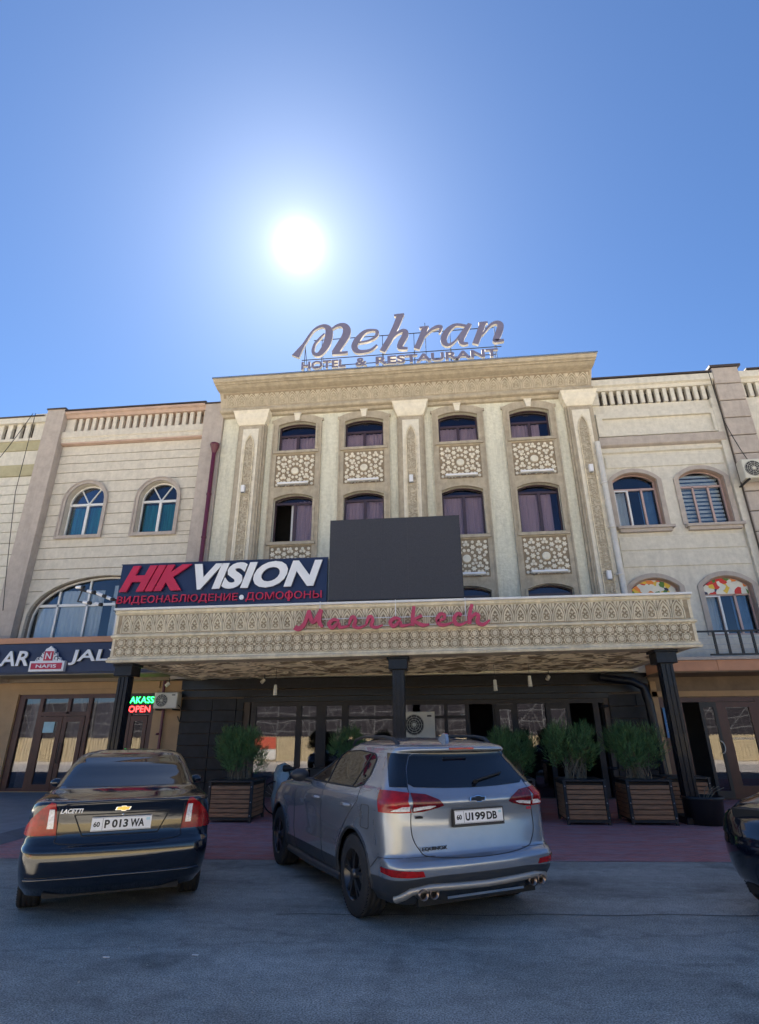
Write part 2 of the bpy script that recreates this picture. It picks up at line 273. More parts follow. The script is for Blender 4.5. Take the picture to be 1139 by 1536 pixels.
def glyphs(text, bold=0, ext=0):               # letters of a line as separate 2-D meshes (x right, y up)
    cu = bpy.data.curves.new('t', 'FONT'); cu.body = text; cu.size = 1; cu.offset = bold; cu.extrude = .5; cu.resolution_u = 4
    o = bpy.data.objects.new('t', cu); me = bpy.data.meshes.new_from_object(o); bm = bmesh.new(); bm.from_mesh(me); bmesh.ops.remove_doubles(bm, verts=bm.verts, dist=1e-5)
    bm.verts.index_update(); seen = set(); isl = []
    for v in bm.verts:
        if v.index in seen: continue
        st = [v]; seen.add(v.index); comp = []
        while st:
            q = st.pop(); comp.append(q)
            for e in q.link_edges:
                w = e.other_vert(q)
                if w.index not in seen: seen.add(w.index); st.append(w)
        isl.append([min(q.co.x for q in comp), max(q.co.x for q in comp), comp])
    isl.sort(key=lambda a: a[0]); grp = []
    for a in isl:
        if grp and a[0] < grp[-1][1]-.02: grp[-1][1] = max(grp[-1][1], a[1]); grp[-1][2] += a[2]
        else: grp.append(a)
    res = []
    for a in grp:
        ids = {v.index: i for i, v in enumerate(a[2])}; fs = [(tuple(ids[v.index] for v in f.verts), 0 if f.normal.z > .5 else 1) for f in bm.faces if f.verts[0].index in ids]
        res.append(([v.co.copy() for v in a[2]], fs))
    bm.free(); bpy.data.objects.remove(o); return res
def letters(name, text, x0, x1, z0, z1, y, depth, mats, parent, bold=0, shear=0, join=False, slope=0, mk=None):
    gl = glyphs(text, bold); al = [c for v, _ in gl for c in v]; ax = min(c.x for c in al); bx = max(c.x for c in al); az = min(c.y for c in al); bz = max(c.y for c in al)
    sh = shear*(z1-z0); sx = (x1-x0-sh)/(bx-ax); sz = (z1-z0)/(bz-az); G_ = G(); res = []
    for v, fs in gl:
        g = G_ if join else G()
        vs = [((c.x-ax)*sx+x0+(c.y-az)*sz*shear, y-depth if c.z > 0 else y, z0+(c.y-az)*sz+slope*((c.x-ax)*sx)) for c in v]
        o = len(g.v); g.v += vs
        for f, mi in fs: g.f.append(tuple(i+o for i in f)); g.m.append(mi if len(mats if isinstance(mats, (list, tuple)) else [mats]) > 1 else 0); g.sm.append(False)
        if not join: res.append(put(name, g, mats, parent))
    return put(name, G_, mats, parent) if join else res
def plate(g, outer, holes, y0, y1, mi=0):
    loops = [outer]+holes; flat = [p for l in loops for p in l]; n = len(flat)
    tri = tessellate_polygon([[Vector((p[0], p[1], 0)) for p in l] for l in loops]); vs = [(p[0], y0, p[1]) for p in flat]+[(p[0], y1, p[1]) for p in flat]; fs = []
    for t in tri:
        a, b, c = (Vector(flat[i]) for i in t); cr = (b-a).cross(c-a)
        if abs(cr) < 1e-9: continue
        if cr < 0: t = t[::-1]
        fs += [tuple(t), tuple(i+n for i in t[::-1])]
    o = 0
    for l in loops:
        m = len(l)
        ar = sum(l[i][0]*l[(i+1) % m][1]-l[(i+1) % m][0]*l[i][1] for i in range(m)); ccw = (ar > 0) == (l is outer)
        for i in range(m):
            a, b = o+i, o+(i+1) % m; fs.append((b, a, a+n, b+n) if ccw else (a, b, b+n, a+n))
        o += m
    return g.add(vs, fs, mi)
def rect(x0, x1, z0, z1): return [(x0, z0), (x1, z0), (x1, z1), (x0, z1)]
def window(parent, shape, y, fw, bars, fm, gm, covers=(), opened=None, poster=None, thick=.07):
    """shape(inset) gives the outline; bars are (x0,x1,z0,z1) boxes or stroke tuples"""
    g = G(); A = shape(0); B = shape(fw); g.ring(A, B, y, y+thick, closed=True)
    for b in bars:
        if b[0] == 's': g.tube([(b[1], y+.03, b[2]), (b[3], y+.03, b[4])], fw*.55, 4)
        else: g.box(b[0], b[1], y-.004, y+thick-.01, b[2], b[3])
    w = put('window', fix(g), fm, parent)
    if opened: pg = G(); [pg.box(a, b, y+.035, y+.04, c, d) for a, b, c, d in opened]
    else: pg = G().prism(shape(fw*.6), y+.035, y+.04)
    put('pane', pg, gm, w)
    for (x0, x1, z0, z1, m, yy) in covers:
        c = G(); n = max(6, int((x1-x0)/.045)); vs = []; fs = []
        for i in range(n+1):
            x = x0+(x1-x0)*i/n; d = .025*sin(i*2.1)+.012*sin(i*.9); vs += [(x, yy+d, z0), (x, yy+d, z1)]
            if i: fs.append((2*i-2, 2*i, 2*i+1, 2*i-1))
        c.add(vs, fs, 0, True); put('curtain', c, m, w)
    return w
# ================================================================ ground
def sheet(name, pts, z, m, **k):
    g = G().add([(x, y, z) for x, y in pts], [tuple(range(len(pts)))]); return put(name, g, m, None, kind='structure', **k)
sheet('ground', [(-900, -900), (900, -900), (900, 900), (-900, 900)], -.02, 'dust')
sheet('road', [(-70, -2.5), (70, -2.5), (70, 14), (-70, 6.9)], 0, 'asphalt')
sheet('forecourt_paving', [(-8.9, 8.085), (22, 9.63), (22, 16.6), (-8.9, 16.6)], .004, 'paving')
g = G(); P_ = [(-30, 6.2), (-8.6, 8.1), (-7.15, 9.2), (-7.30, 10.4), (-7.7, 12.4), (-8.1, 16.5), (-30, 16.5)]
n = len(P_); q_ = [(x*1.0+.0, y) for x, y in P_]; o_ = [(-30, 6.0), (-8.4, 7.9), (-6.85, 9.1), (-7.0, 10.4), (-7.4, 12.4), (-7.8, 16.5), (-30, 16.5)]
g.add([(x, y, .1) for x, y in P_]+[(x, y, .006) for x, y in o_], [tuple(range(n))]+[(i, i+n, (i+1) % n+n, (i+1) % n)[::-1] for i in range(n-1)]); g.m[1:] = [1]*(n-1)
put('road_seam', G().add([v for i in range(61) for v in ((-1.6+.16*i, 6.02+.012*i+.02*sin(i*.9), .003), (-1.6+.16*i, 6.035+.012*i+.02*sin(i*.9), .003))], [(2*i, 2*i+2, 2*i+3, 2*i+1) for i in range(60)]), 'joint', None, kind='structure')
put('raised_pavement', g, ['slab', 'kerb'], None, kind='structure')
# ================================================================ the hotel
WX = [(-5.06, -3.77), (-2.78, -1.48), (.34, 1.625), (2.66, 3.935)]
WZ = [(10.40, 11.375, .13), (7.185, 8.65, .15), (4.2, 5.43, .15)]
hotel = thing('hotel_building', 'cream and brown hotel front with tall ornamental bays and heavy carved cornice', 'building', (-.85, 16.2, 0))
HL, HR = -7.05, 5.36
hx = lambda x0, x1, L: seg(x0, x1, WZ[L][0], WZ[L][1], WZ[L][2])
put('wall', plate(G(), rect(HL, HR, 3.12, 12.3), [hx(a, b, L) for a, b in WX for L in range(3)], 16, 16.3), 'stucco', hotel)
g = G().box(HL, HR, 16.3, 30, 11.9, 12.3).box(HL, HR, 17.6, 17.7, 3.12, 11.9).box(HL, HL+.2, 16.301, 30, 3.13, 12.3).box(HR-.2, HR, 16.301, 30, 3.13, 12.3).box(HL, HL+.2, 16.72, 30, 0, 3.129).box(HR-.2, HR, 16.72, 30, 0, 3.129).box(HL, HR, 29.8, 30, 0, 12.3)
for z in (3.12, 6.4, 9.6): g.box(HL+.2, HR-.2, 16.3, 17.6, z, z+.1)
for x in (-3.3, -.6, 2.15): g.box(x, x+.1, 16.32, 17.6, 3.3, 11.9)
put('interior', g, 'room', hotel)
def bay_surround(x0, x1):
    a, b = x0-.20, x1+.20; c = (x0+x1)/2
    outer = [(a, 4.1), (b, 4.1), (b, 11.50), (b+.05, 11.52), (b+.05, 11.60), (b-.02, 11.60)]+[(c+(b-c-.1)*cos(t), 11.60+.17*sin(t)) for t in [pi*i/10 for i in range(1, 10)]]+[(a+.02, 11.60), (a-.05, 11.60), (a-.05, 11.52), (a, 11.50)]
    g = plate(G(), outer, [hx(x0+.0, x1-.0, L) for L in range(3)]+[rect(x0-.02, x1+.02, 9.06, 10.24), rect(x0-.02, x1+.02, 5.84, 7.03)], 15.93, 15.998)
    for L in range(3):                          # second, thinner moulding round each opening
        A = seg(x0+.0, x1-.0, *WZ[L]); B = seg(x0-.07, x1+.07, WZ[L][0]-.0, WZ[L][1], WZ[L][2]+.07); g.ring(A, B, 15.90, 15.929)
    for x in (a, b-.045): g.box(x, x+.045, 15.90, 15.929, 4.1, 11.48)
    for z in (10.28, 7.06): g.box(x0-.12, x1+.12, 15.86, 15.929, z, z+.09)
    return g
def star(g, cx, cz, r, k=6, ri=.52, rot=0, y0=0, y1=0, mi=0):
    g.prism([(cx+(r if i % 2 == 0 else r*ri)*cos(rot+pi*i/k), cz+(r if i % 2 == 0 else r*ri)*sin(rot+pi*i/k)) for i in range(2*k)], y0, y1, mi)
def blob(g, cx, cz, r, k, rot, y0, y1, mi=0): g.prism([(cx+r*cos(rot+2*pi*i/k), cz+r*sin(rot+2*pi*i/k)) for i in range(k)], y0, y1, mi)
def lattice_mesh():
    g = G(); a = .385; W2, H2 = .63, .57; done = [(0, 0, .15)]
    cs = [(0, 0)]+[(a*cos(pi*k/3), a*sin(pi*k/3)) for k in range(6)]+[(a*1.732*cos(pi/6+pi*k/3), a*1.732*sin(pi/6+pi*k/3)) for k in range(6)]+[(2*a*cos(pi*k/3), 2*a*sin(pi*k/3)) for k in range(6)]
    def ok(x, z, r): return abs(x) < W2-r*.45 and abs(z) < H2-r*.45 and all((x-p)**2+(z-q)**2 > (r+s)**2*.93 for p, q, s in done)
    def clip(x, z, r): return max(-W2+r, min(W2-r, x)), max(-H2+r, min(H2-r, z))
    for x, z in cs[1:]:
        if abs(x) < W2+.02 and abs(z) < H2+.02:
            x, z = clip(x, z, .07); star(g, x, z, .088, 6, .58, 0, -.035, 0); done.append((x, z, .08))
    for x, z in [(0, 0)]+cs[1:]:
        for k in range(12 if (x, z) == (0, 0) else 6):
            rr, an = (.245, 2*pi*k/12+pi/12) if (x, z) == (0, 0) else (.165, 2*pi*k/6+pi/6)
            p, q = x+rr*cos(an), z+rr*sin(an)
            if ok(p, q, .05): blob(g, p, q, .05, 6, an, -.03, 0); done.append((p, q, .05))
    for i in range(900):
        p, q = random.uniform(-W2, W2), random.uniform(-H2, H2); r = random.choice((.048, .042, .034))
        if ok(p, q, r+.008) and abs(p) < W2-r and abs(q) < H2-r: blob(g, p, q, r, 5, random.random()*6, -.028, 0); done.append((p, q, r))
    return g
lat = None
def shift(o, c, parent): WL[o] = Vector(c); o.location = WL[o]-WL[parent]
for bi, (x0, x1) in enumerate(WX):
    put('window_surround', bay_surround(x0, x1), 'trim', hotel); c = (x0+x1)/2
    put('keystone', G().prism([(c-.07, 11.5), (c+.07, 11.5), (c+.1, 11.72), (c+.13, 11.8), (c-.13, 11.8), (c-.1, 11.72)], 15.84, 15.926).tube([(c-.08, 15.85, 11.76), (c+.08, 15.85, 11.76)], .035, 6), 'cream', hotel)
    for L, (zb, zs, rs) in enumerate(WZ):
        tz = zs-.33 if L == 0 else zs-.12; sh = lambda i, a=x0, b=x1, zb=zb, zs=zs, rs=rs: seg(a+i, b-i, zb+i, zs, rs-i*.6 if rs-i*.6 > .03 else .03)
        mid = c+(.03 if L else .0); cov = []
        full = (x0+.05, x1-.05, zb+.02, zs+.05)
        if L == 1 and bi == 0: cov = [(mid+.02, x1-.06, zb+.03, zs, 'curtain', 16.28), (mid-.16, mid-.05, zb+.03, zs-.1, 'curtainw', 16.3)]; opn = [(mid, x1-.04, zb+.03, tz), (x0+.04, x1-.04, tz, zs+.08)]
        else: cov = [(x0+.04, mid-.02, zb+.03, tz+(.02 if L else 0), 'curtain', 16.27), (mid+.03, x1-.04 if bi != 3 or L else x1-.3, zb+.03, tz+(.02 if L else 0), 'curtain', 16.29)]; opn = None
        if L == 1 and bi == 3: cov[1] = (mid+.03, x1-.22, zb+.03, tz, 'curtain', 16.29)
        window(hotel, sh, 16.12, .055, [(mid-.045, mid+.045, zb+.05, tz-.035), (x0+.04, x1-.04, tz-.035, tz+.035)], 'purple', 'glass', cov, opn)
    for z in (9.65, 6.435):
        pn = put('lattice_panel', G().box(x0-.02, x1+.02, 15.965, 15.996, z-.59, z+.59), 'trimd', hotel)
        if lat is None:
            lg = lattice_mesh(); me = lg.mesh('lattice', (0, 0, 0)); me.materials.append(M['cream']); lat = me
        o = put('lattice', (lat, (c, 15.964, z)), 'cream', pn, kind='stuff')
        put('medallion', G().lathe([(0, -.05), (.11, -.05), (.125, -.03), (.125, 0)], (c, 15.964, z-.02), 'y', 20, sm=False), 'cream', pn)
# pilasters
def fret_mesh():
    g = G(); rr = random.Random(3); z = 4.6
    while z < 10.55:
        for k in range(4):
            x = -.135+k*.075
            if rr.random() < .62: g.box(x, x+rr.choice((.06, .1, .05)), -.03, 0, z, z+.022)
            if rr.random() < .6: g.box(x+rr.choice((0, .03)), x+rr.choice((0, .03))+.052, -.026, 0, z+.022, z+.07)
        z += .066
    return g
fm_ = fret_mesh().mesh('fretwork', (0, 0, 4.6)); fm_.materials.append(M['frieze'])
for px0, px1 in ((-6.39, -5.53), (-.96, -.17), (4.5, 5.26)):
    c = (px0+px1)/2; P0 = put('pilaster', G().box(px0, px1, 15.8, 15.998, 4.0, 11.45).box(px0+.06, px1-.06, 15.76, 15.798, 4.0, 11.30).box(px0-.06, px0-.003, 15.88, 15.998, 4, 11.42).box(px1+.003, px1+.06, 15.88, 15.998, 4, 11.42), 'trim', hotel)
    put('panel', G().ring(rect(c-.27, c+.27, 4.1, 11.2), rect(c-.22, c+.22, 4.15, 11.15), 15.735, 15.758, closed=True).box(c-.22, c+.22, 15.75, 15.758, 4.15, 11.15).prism([(c-.22, 10.45), (c-.18, 10.45), (c-.15, 10.75), (c-.06, 10.95), (c, 11.02), (c+.06, 10.95), (c+.15, 10.75), (c+.18, 10.45), (c+.22, 10.45), (c+.22, 11.15), (c-.22, 11.15)], 15.73, 15.747), 'cream', P0)
    o = put('fretwork', (fm_, (c, 15.744, 4.6)), 'stone', P0, kind='stuff')
    ap = [(c-.165, 4.2), (c-.165, 10.45), (c-.155, 10.6), (c-.12, 10.76), (c-.06, 10.88), (c, 10.95), (c+.06, 10.88), (c+.12, 10.76), (c+.155, 10.6), (c+.165, 10.45), (c+.165, 4.2)]; put('fret_ground', G().prism(ap, 15.743, 15.7475), 'trim', P0)
    ag = G().ring(ap, [(c+(p[0]-c)*.84, 4.2 if p[1] < 5 else p[1]-.035) for p in ap], 15.70, 15.742); put('arch_rib', ag, 'stone', P0)
    cap = G()
    for dz0, dz1, e in ((11.38, 11.47, .03), (11.47, 11.58, .08), (11.58, 11.76, .13), (11.76, 11.86, .17)):
        cap.add([(px0-e, 16, dz0), (px0-e, 15.8-e, dz0), (px1+e, 15.8-e, dz0), (px1+e, 16, dz0)]+[(px0-e-.03, 16, dz1), (px0-e-.03, 15.8-e-.05, dz1), (px1+e+.03, 15.8-e-.05, dz1), (px1+e+.03, 16, dz1)], [(0, 1, 5, 4), (1, 2, 6, 5), (2, 3, 7, 6), (4, 5, 6, 7), (3, 2, 1, 0)])
    put('capital', fix(cap), 'cream', P0)
prof = [(16.0, 11.80), (15.9, 11.82), (15.86, 11.90), (15.74, 11.92), (15.70, 11.97), (15.70, 12.02), (15.76, 12.05), (15.78, 12.12), (15.60, 12.585), (15.57, 12.60), (15.50, 12.61), (15.38, 12.64), (15.28, 12.70), (15.22, 12.705), (15.22, 12.74), (15.14, 12.76), (15.10, 12.85), (15.09, 12.88), (16.0, 12.9)]
put('cornice', fix(G().sweepx(prof, HL-.03, HR-.03, ms=.16, me=-.16+.32)), 'trim', hotel)
g = G().sweepx([(15.095, 12.86), (15.05, 12.865), (15.05, 12.905), (16.3, 12.93)], HL-.20, HR+.14); put('roof_flashing', g, 'steel', hotel)
def ogee(w, h, deep=.03):
    g = G(); a = w/2; d2 = -deep
    stroke(g, [(-a*.90, 0), (-a*.90, h*.40), (-a*.62, h*.70), (0, h*.97)], w*.09, d2, 0, sub=3); stroke(g, [(0, h*.97), (a*.62, h*.70), (a*.90, h*.40), (a*.90, 0)], w*.09, d2-.002, 0, sub=3)
    g.ring([(-a*.72, h*.02), (-a*.72, h*.40), (-a*.5, h*.62), (0, h*.84), (a*.5, h*.62), (a*.72, h*.40), (a*.72, h*.02)], [(-a*.50, h*.09), (-a*.50, h*.38), (-a*.36, h*.53), (0, h*.69), (a*.36, h*.53), (a*.50, h*.38), (a*.50, h*.09)], d2*.8, 0, closed=True)
    star(g, 0, h*.46, w*.15, 4, .45, 0, d2*.9, 0); star(g, 0, h*.20, w*.15, 4, .45, 0, d2*.9, 0)
    for s in (1, -1):
        g.prism([(s*a*.99, h*.60), (s*a*.62, h*.84), (s*a*.62, h*.97), (s*a*.99, h*.97)], d2*.9, 0)
        for zz in (.12, .33, .52): g.prism([(s*w*.17, h*zz-.02), (s*w*.23, h*zz), (s*w*.17, h*zz+.02), (s*w*.12, h*zz)], d2*.8, 0)
    return g
og = ogee(.36, .42).mesh('frieze_motif', (0, 0, 0)); og.materials.append(M['frieze']); og.materials.append(M['frieze'])
nm = 34
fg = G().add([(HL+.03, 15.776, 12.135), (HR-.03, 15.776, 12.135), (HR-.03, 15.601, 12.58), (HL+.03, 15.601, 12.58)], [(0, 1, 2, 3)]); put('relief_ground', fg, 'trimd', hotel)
for i in range(nm):
    x = HL+.14+(HR-HL-.22)*(i+.5)/nm; o = put('frieze_motif', (og, (x, 15.770, 12.14)), 'stone', hotel); o.rotation_euler.x = math.atan2(.18, .465)
# ground floor of the hotel
put('stone_backing', plate(G(), rect(-7.6, 5.72, 0, 3.12), [rect(-5.5, 4.45, .02, 2.45)], 16.53, 16.7), 'joint', hotel)
k = 0
for (xa, xb) in ((-7.57, -5.68), (4.58, 5.66)):
    z = .05
    while z < 2.55:
        x = xa; h = .315
        while x < xb-.05:
            w = min(.72 if k % 2 else .95, xb-x)
            put('stone_panel', G().box(x+.006, x+w-.006, 16.47+random.random()*.012, 16.529, z+.006, z+h-.006, b=.006), 'bstone', hotel); x += w; k += 1
        z += h; k += 1
put('beam', G().box(-7.57, 5.66, 16.42, 16.529, 2.62, 2.80).box(-7.57, 5.66, 16.36, 16.529, 2.83, 3.10).box(-5.68, 4.58, 16.44, 16.529, 2.47, 2.60), 'black', hotel)
bgx = [(-5.45, -5.30), (-4.12, -3.96), (-3.53, -3.25), (-2.80, -2.60), (-1.35, -1.18), (.10, .20), (.68, .80), (1.44, 1.56), (2.0, 2.12), (2.9, 3.5), (4.15, 4.3)]
g = G()
for a, b in bgx: g.box(a, b, 16.50, 16.62, .02, 2.45)
g.box(-5.45, 4.45, 16.49, 16.63, 2.35, 2.46).box(-5.45, .72, 16.51, 16.62, 1.98, 2.06).box(-5.3, -2.6, 16.51, 16.62, .02, .3)
put('shopfront_frame', g, 'bframe', hotel)
for a, b in ((-5.3, -4.12), (-3.96, -3.53), (-3.25, -2.80), (-2.6, -1.35), (-1.18, .10), (.20, .68), (1.56, 2.0), (2.12, 2.9)):
    put('shopfront_pane', G().box(a, b, 16.55, 16.56, .03, 2.36), 'glassd', hotel)
for a, b in ((3.0, 3.4), (1.62, 1.94)):
    d = put('shopfront_door', G().ring(rect(a-.12, b+.12, .03, 2.33), rect(a, b, .2, 2.2), 16.44, 16.49, closed=True), 'bframe', hotel); put('pane', G().box(a, b, 16.46, 16.465, .2, 2.2), 'glassd', d); put('handle', G().tube([(a-.05, 16.40, .85), (a-.05, 16.37, .9), (a-.05, 16.37, 1.3), (a-.05, 16.40, 1.35)], .012, 6), 'steel', d)
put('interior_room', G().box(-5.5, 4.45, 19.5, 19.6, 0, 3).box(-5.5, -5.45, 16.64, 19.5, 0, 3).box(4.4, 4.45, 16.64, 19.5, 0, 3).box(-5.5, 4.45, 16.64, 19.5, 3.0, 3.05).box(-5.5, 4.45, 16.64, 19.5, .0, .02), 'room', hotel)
put('notice', G().box(.56, .66, 16.535, 16.545, 1.98, 2.08), 'ivory', hotel)
# ================================================================ entrance canopy
CL, CR, CF, CB = -7.2, 5.2, 11.8, 16.42
canopy = thing('entrance_canopy', 'wide carved beige canopy over the entrance standing on three black posts', 'canopy', (-1, 12, 0))
def cz(z, x):                                   # the front deepens slightly towards its left end
    k_ = 1-.075*(x-CL)/(CR-CL); return 4.215-(4.215-z)*k_
def warp(g):
    g.v = [(v[0], v[1], cz(v[2], v[0])) for v in g.v]; return g
cprof = [(12.3, 3.06), (11.74, 3.05), (11.72, 3.10), (11.76, 3.13), (11.76, 3.16), (11.80, 3.18), (11.80, 3.57), (11.77, 3.585), (11.74, 3.60), (11.74, 3.64), (11.78, 3.66), (11.80, 3.67), (11.80, 4.10), (11.76, 4.13), (11.76, 4.19), (12.3, 4.2)]
g = G().sweepx(cprof, CL+.25, CR-.25, ms=.5, me=.5); put('front_band', fix(warp(g)), 'stone', canopy)
for xx, s in ((CL, 1), (CR, -1)): put('side_band', warp(G().box(min(xx, xx+.24*s)+.004, max(xx, xx+.24*s)-.004, 12.1, CB, 3.09, 4.18)), 'stone', canopy)
g = G(); nx, ny = 300, 120; vs = []            # wavy moulded soffit sheet
for j in range(ny+1):
    for i in range(nx+1):
        x = CL+.05+(CR-CL-.1)*i/nx; y = 11.95+(CB-11.95)*j/ny; q = y*2*pi/.46+2.0*noise.noise((x*.9, y*.8, 0))+3.6*noise.noise((x*1.6, y*.9, 4))
        e_ = 1 if 0 < j < ny and 0 < i < nx else 0; vs.append((x, y, cz(3.13, x)+.04*sin(q)*e_*(.8+.6*noise.noise((x*1.5, y*3, 9)))))
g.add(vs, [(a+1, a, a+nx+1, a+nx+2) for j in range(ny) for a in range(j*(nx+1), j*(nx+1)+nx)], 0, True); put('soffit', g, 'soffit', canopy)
g = G().box(CL+.02, CR-.02, 11.9, CB-.1, 4.0, 4.17); put('deck', warp(g), 'grey', canopy)
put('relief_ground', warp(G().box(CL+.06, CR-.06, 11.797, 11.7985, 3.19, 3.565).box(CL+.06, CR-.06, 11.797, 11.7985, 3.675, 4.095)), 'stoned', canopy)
put('edge_trim', warp(G().sweepx([(11.73, 4.19), (11.70, 4.20), (11.70, 4.245), (12.4, 4.25)], CL-.03, CR+.03)), 'white', canopy)
am = ogee(.25, .40, .022).mesh('arch_motif', (0, 0, 0)); am.materials.append(M['stone']); am.materials.append(M['stone'])
na = 46
for i in range(na):
    x = CL+.15+(CR-CL-.3)*(i+.5)/na; z0 = cz(3.685, x); o = put('arch_motif', (am, (x, 11.796, z0)), 'stone', canopy)
def hexstar(r):
    g = G(); pts = [((r if i % 2 == 0 else r*.80)*cos(pi*i/8), (r if i % 2 == 0 else r*.80)*sin(pi*i/8)) for i in range(16)]
    g.ring(pts, [(p[0]*.80, p[1]*.80) for p in pts], -.024, 0, closed=True); blob(g, 0, 0, r*.55, 8, .39, -.03, 0); return g
sm_ = hexstar(.098).mesh('star_motif', (0, 0, 0)); sm_.materials.append(M['stone'])
ns = 58
for row in range(2):
    for i in range(ns):
        x = CL+.12+(CR-CL-.24)*(i+.5)/ns; put('star_motif', (sm_, (x, 11.796, cz(3.275+row*.2, x))), 'stone', canopy)
g = G()
for i in range(ns+1):
    x = CL+.12+(CR-CL-.24)*i/ns
    for zz in (3.185, 3.375, 3.565): s_ = .035; zc = cz(zz, x); g.prism([(x-s_, zc), (x, zc-s_*.7 if zz > 3.2 else zc), (x+s_, zc), (x, zc+s_*.7)], 11.77, 11.796)
put('diamond_studs', g, 'stone', canopy, kind='stuff')
for c in (-6.94, -.85, 4.59):
    g = G(); zt = cz(3.06, c)
    g.box(c-.20, c+.20, 11.96, 12.36, zt-.27, zt-.02, b=.01).box(c-.235, c+.235, 11.93, 12.39, zt-.06, zt-.002, b=.01)
    cp = put('post', G().box(c-.115, c+.115, 12.05, 12.27, 0, zt-.27), 'black', canopy)
    put('post_capital', g, 'black', cp); g = G()
    for dx in (-.115, -.025, .065): g.box(c+dx, c+dx+.05, 12.032, 12.049, .1, zt-.29)
    for s in (-1, 1): g.box(c+s*.117-(.014 if s < 0 else 0), c+s*.117+(.014 if s > 0 else 0), 12.09, 12.23, .1, zt-.29)
    put('post_rib', g, 'black', cp); put('post_foot', G().box(c-.2, c+.2, 11.98, 12.38, 0, .12, b=.01), 'black', cp)
# ================================================================ left wing
def courses(parent, x0, x1, zs, holes, y0, y1, m, gap=.025):
    for z0, z1 in zip(zs[:-1], zs[1:]):
        a, b = z0+gap/2, z1-gap/2; cut = []
        for h in holes:                                 # h = outline of the opening from bottom left over the top to bottom right
            hb, ht = min(p[1] for p in h), max(p[1] for p in h)
            if hb < b-1e-3 and ht > a: cut.append(h)
        cut.sort(key=lambda h: h[0][0]); polys = []
        def side(h, s):
            n2 = len(h)//2; pts = h[:n2+1] if s < 0 else h[n2:][::-1]
            def xat(z):
                for (p, q), (r, t) in zip(pts[:-1], pts[1:]):
                    if min(q, t)-1e-9 <= z <= max(q, t)+1e-9 and abs(t-q) > 1e-9: return p+(r-p)*(z-q)/(t-q)
                return pts[0][0] if z < pts[0][1] else pts[-1][0]
            lo, hi = max(a, pts[0][1]), min(b, pts[-1][1])
            return [(xat(lo), lo)]+[p for p in pts if lo+1e-3 < p[1] < hi-1e-3]+[(xat(hi), hi)]
        lo = [(x0, b), (x0, a)]
        for h in cut:
            up, dn = side(h, -1), side(h, 1)[::-1]
            if max(p[1] for p in h) >= b: polys.append(lo+up); lo = dn
            else: lo = lo+up+dn
        polys.append(lo+[(x1, a), (x1, b)])
        for p in polys:
            q = [p[0]]
            for v in p[1:]:
                if abs(v[0]-q[-1][0])+abs(v[1]-q[-1][1]) > 1e-4: q.append(v)
            put('plaster_course', fix(G().prism(q, y0, y1)), m, parent)
def slots(parent, xs, w, z0, z1, y, m, x0, x1, back='joint'):
    first = None; e = [x0]+[x for x in xs]+[x1]
    for i in range(len(xs)+1):
        a = x0 if i == 0 else xs[i-1]+w; b = x1 if i == len(xs) else xs[i]
        if i in (0, len(xs)): put('baluster', G().box(a, b, y, y+.12, z0, z1), m, parent)
        elif first is None: first = put('baluster', G().box(a, b, y, y+.12, z0, z1), m, parent); fx = a
        else: again(first, (a-fx, 0, 0), parent)
    put('slot_back', G().box(x0, x1, y+.3, y+.33, z0-.05, z1+.05), back, parent)
lw = thing('left_wing_building', 'beige plaster building left of the hotel with round-arched teal curtained windows', 'building', (-10.4, 16.4, 0))
h1 = arch(-12.42, -11.04, 7.78, 8.98, .69, 16); h2 = arch(-9.80, -8.46, 7.78, 8.98, .67, 16); h3 = arch(-12.88, -7.9, 4.1, 4.9, 1.45, 20)
zs = [4.3, 4.7, 5.1, 5.5, 5.9, 6.3, 6.62, 6.98, 7.37, 7.66, 8.13, 8.53, 8.93, 9.33, 9.75, 10.15, 10.5, 10.82, 11.2]
put('wall', plate(G(), rect(-13.1, -7.7, 3.1, 11.8), [h1, h2, h3], 16.24, 16.5), 'jointl', lw)
courses(lw, -13.05, -7.76, zs[:9]+[7.66], [h3], 16.2, 16.239, 'wing'); courses(lw, -13.05, -7.76, [7.66, 7.78], [], 16.2, 16.239, 'wing', .002); courses(lw, -13.05, -7.76, [7.782]+zs[10:], [h1, h2], 16.2, 16.239, 'wing')
put('interior', G().box(-13.9, -13.15, 16.501, 30, 3.2, 12).box(-13.9, -13.15, 19.7, 30, 0, 3.2).box(-13.1, -7.1, 16.52, 17.5, 3.12, 3.16).box(-13.1, -7.1, 17.5, 17.6, 3.1, 12).box(-13.1, -7.1, 16.5, 17.5, 6.7, 6.8).box(-13.7, -7.1, 16.5, 30, 11.8, 12.2).box(-20, -7.1, 29.8, 30, 0, 12.2), 'room', lw)
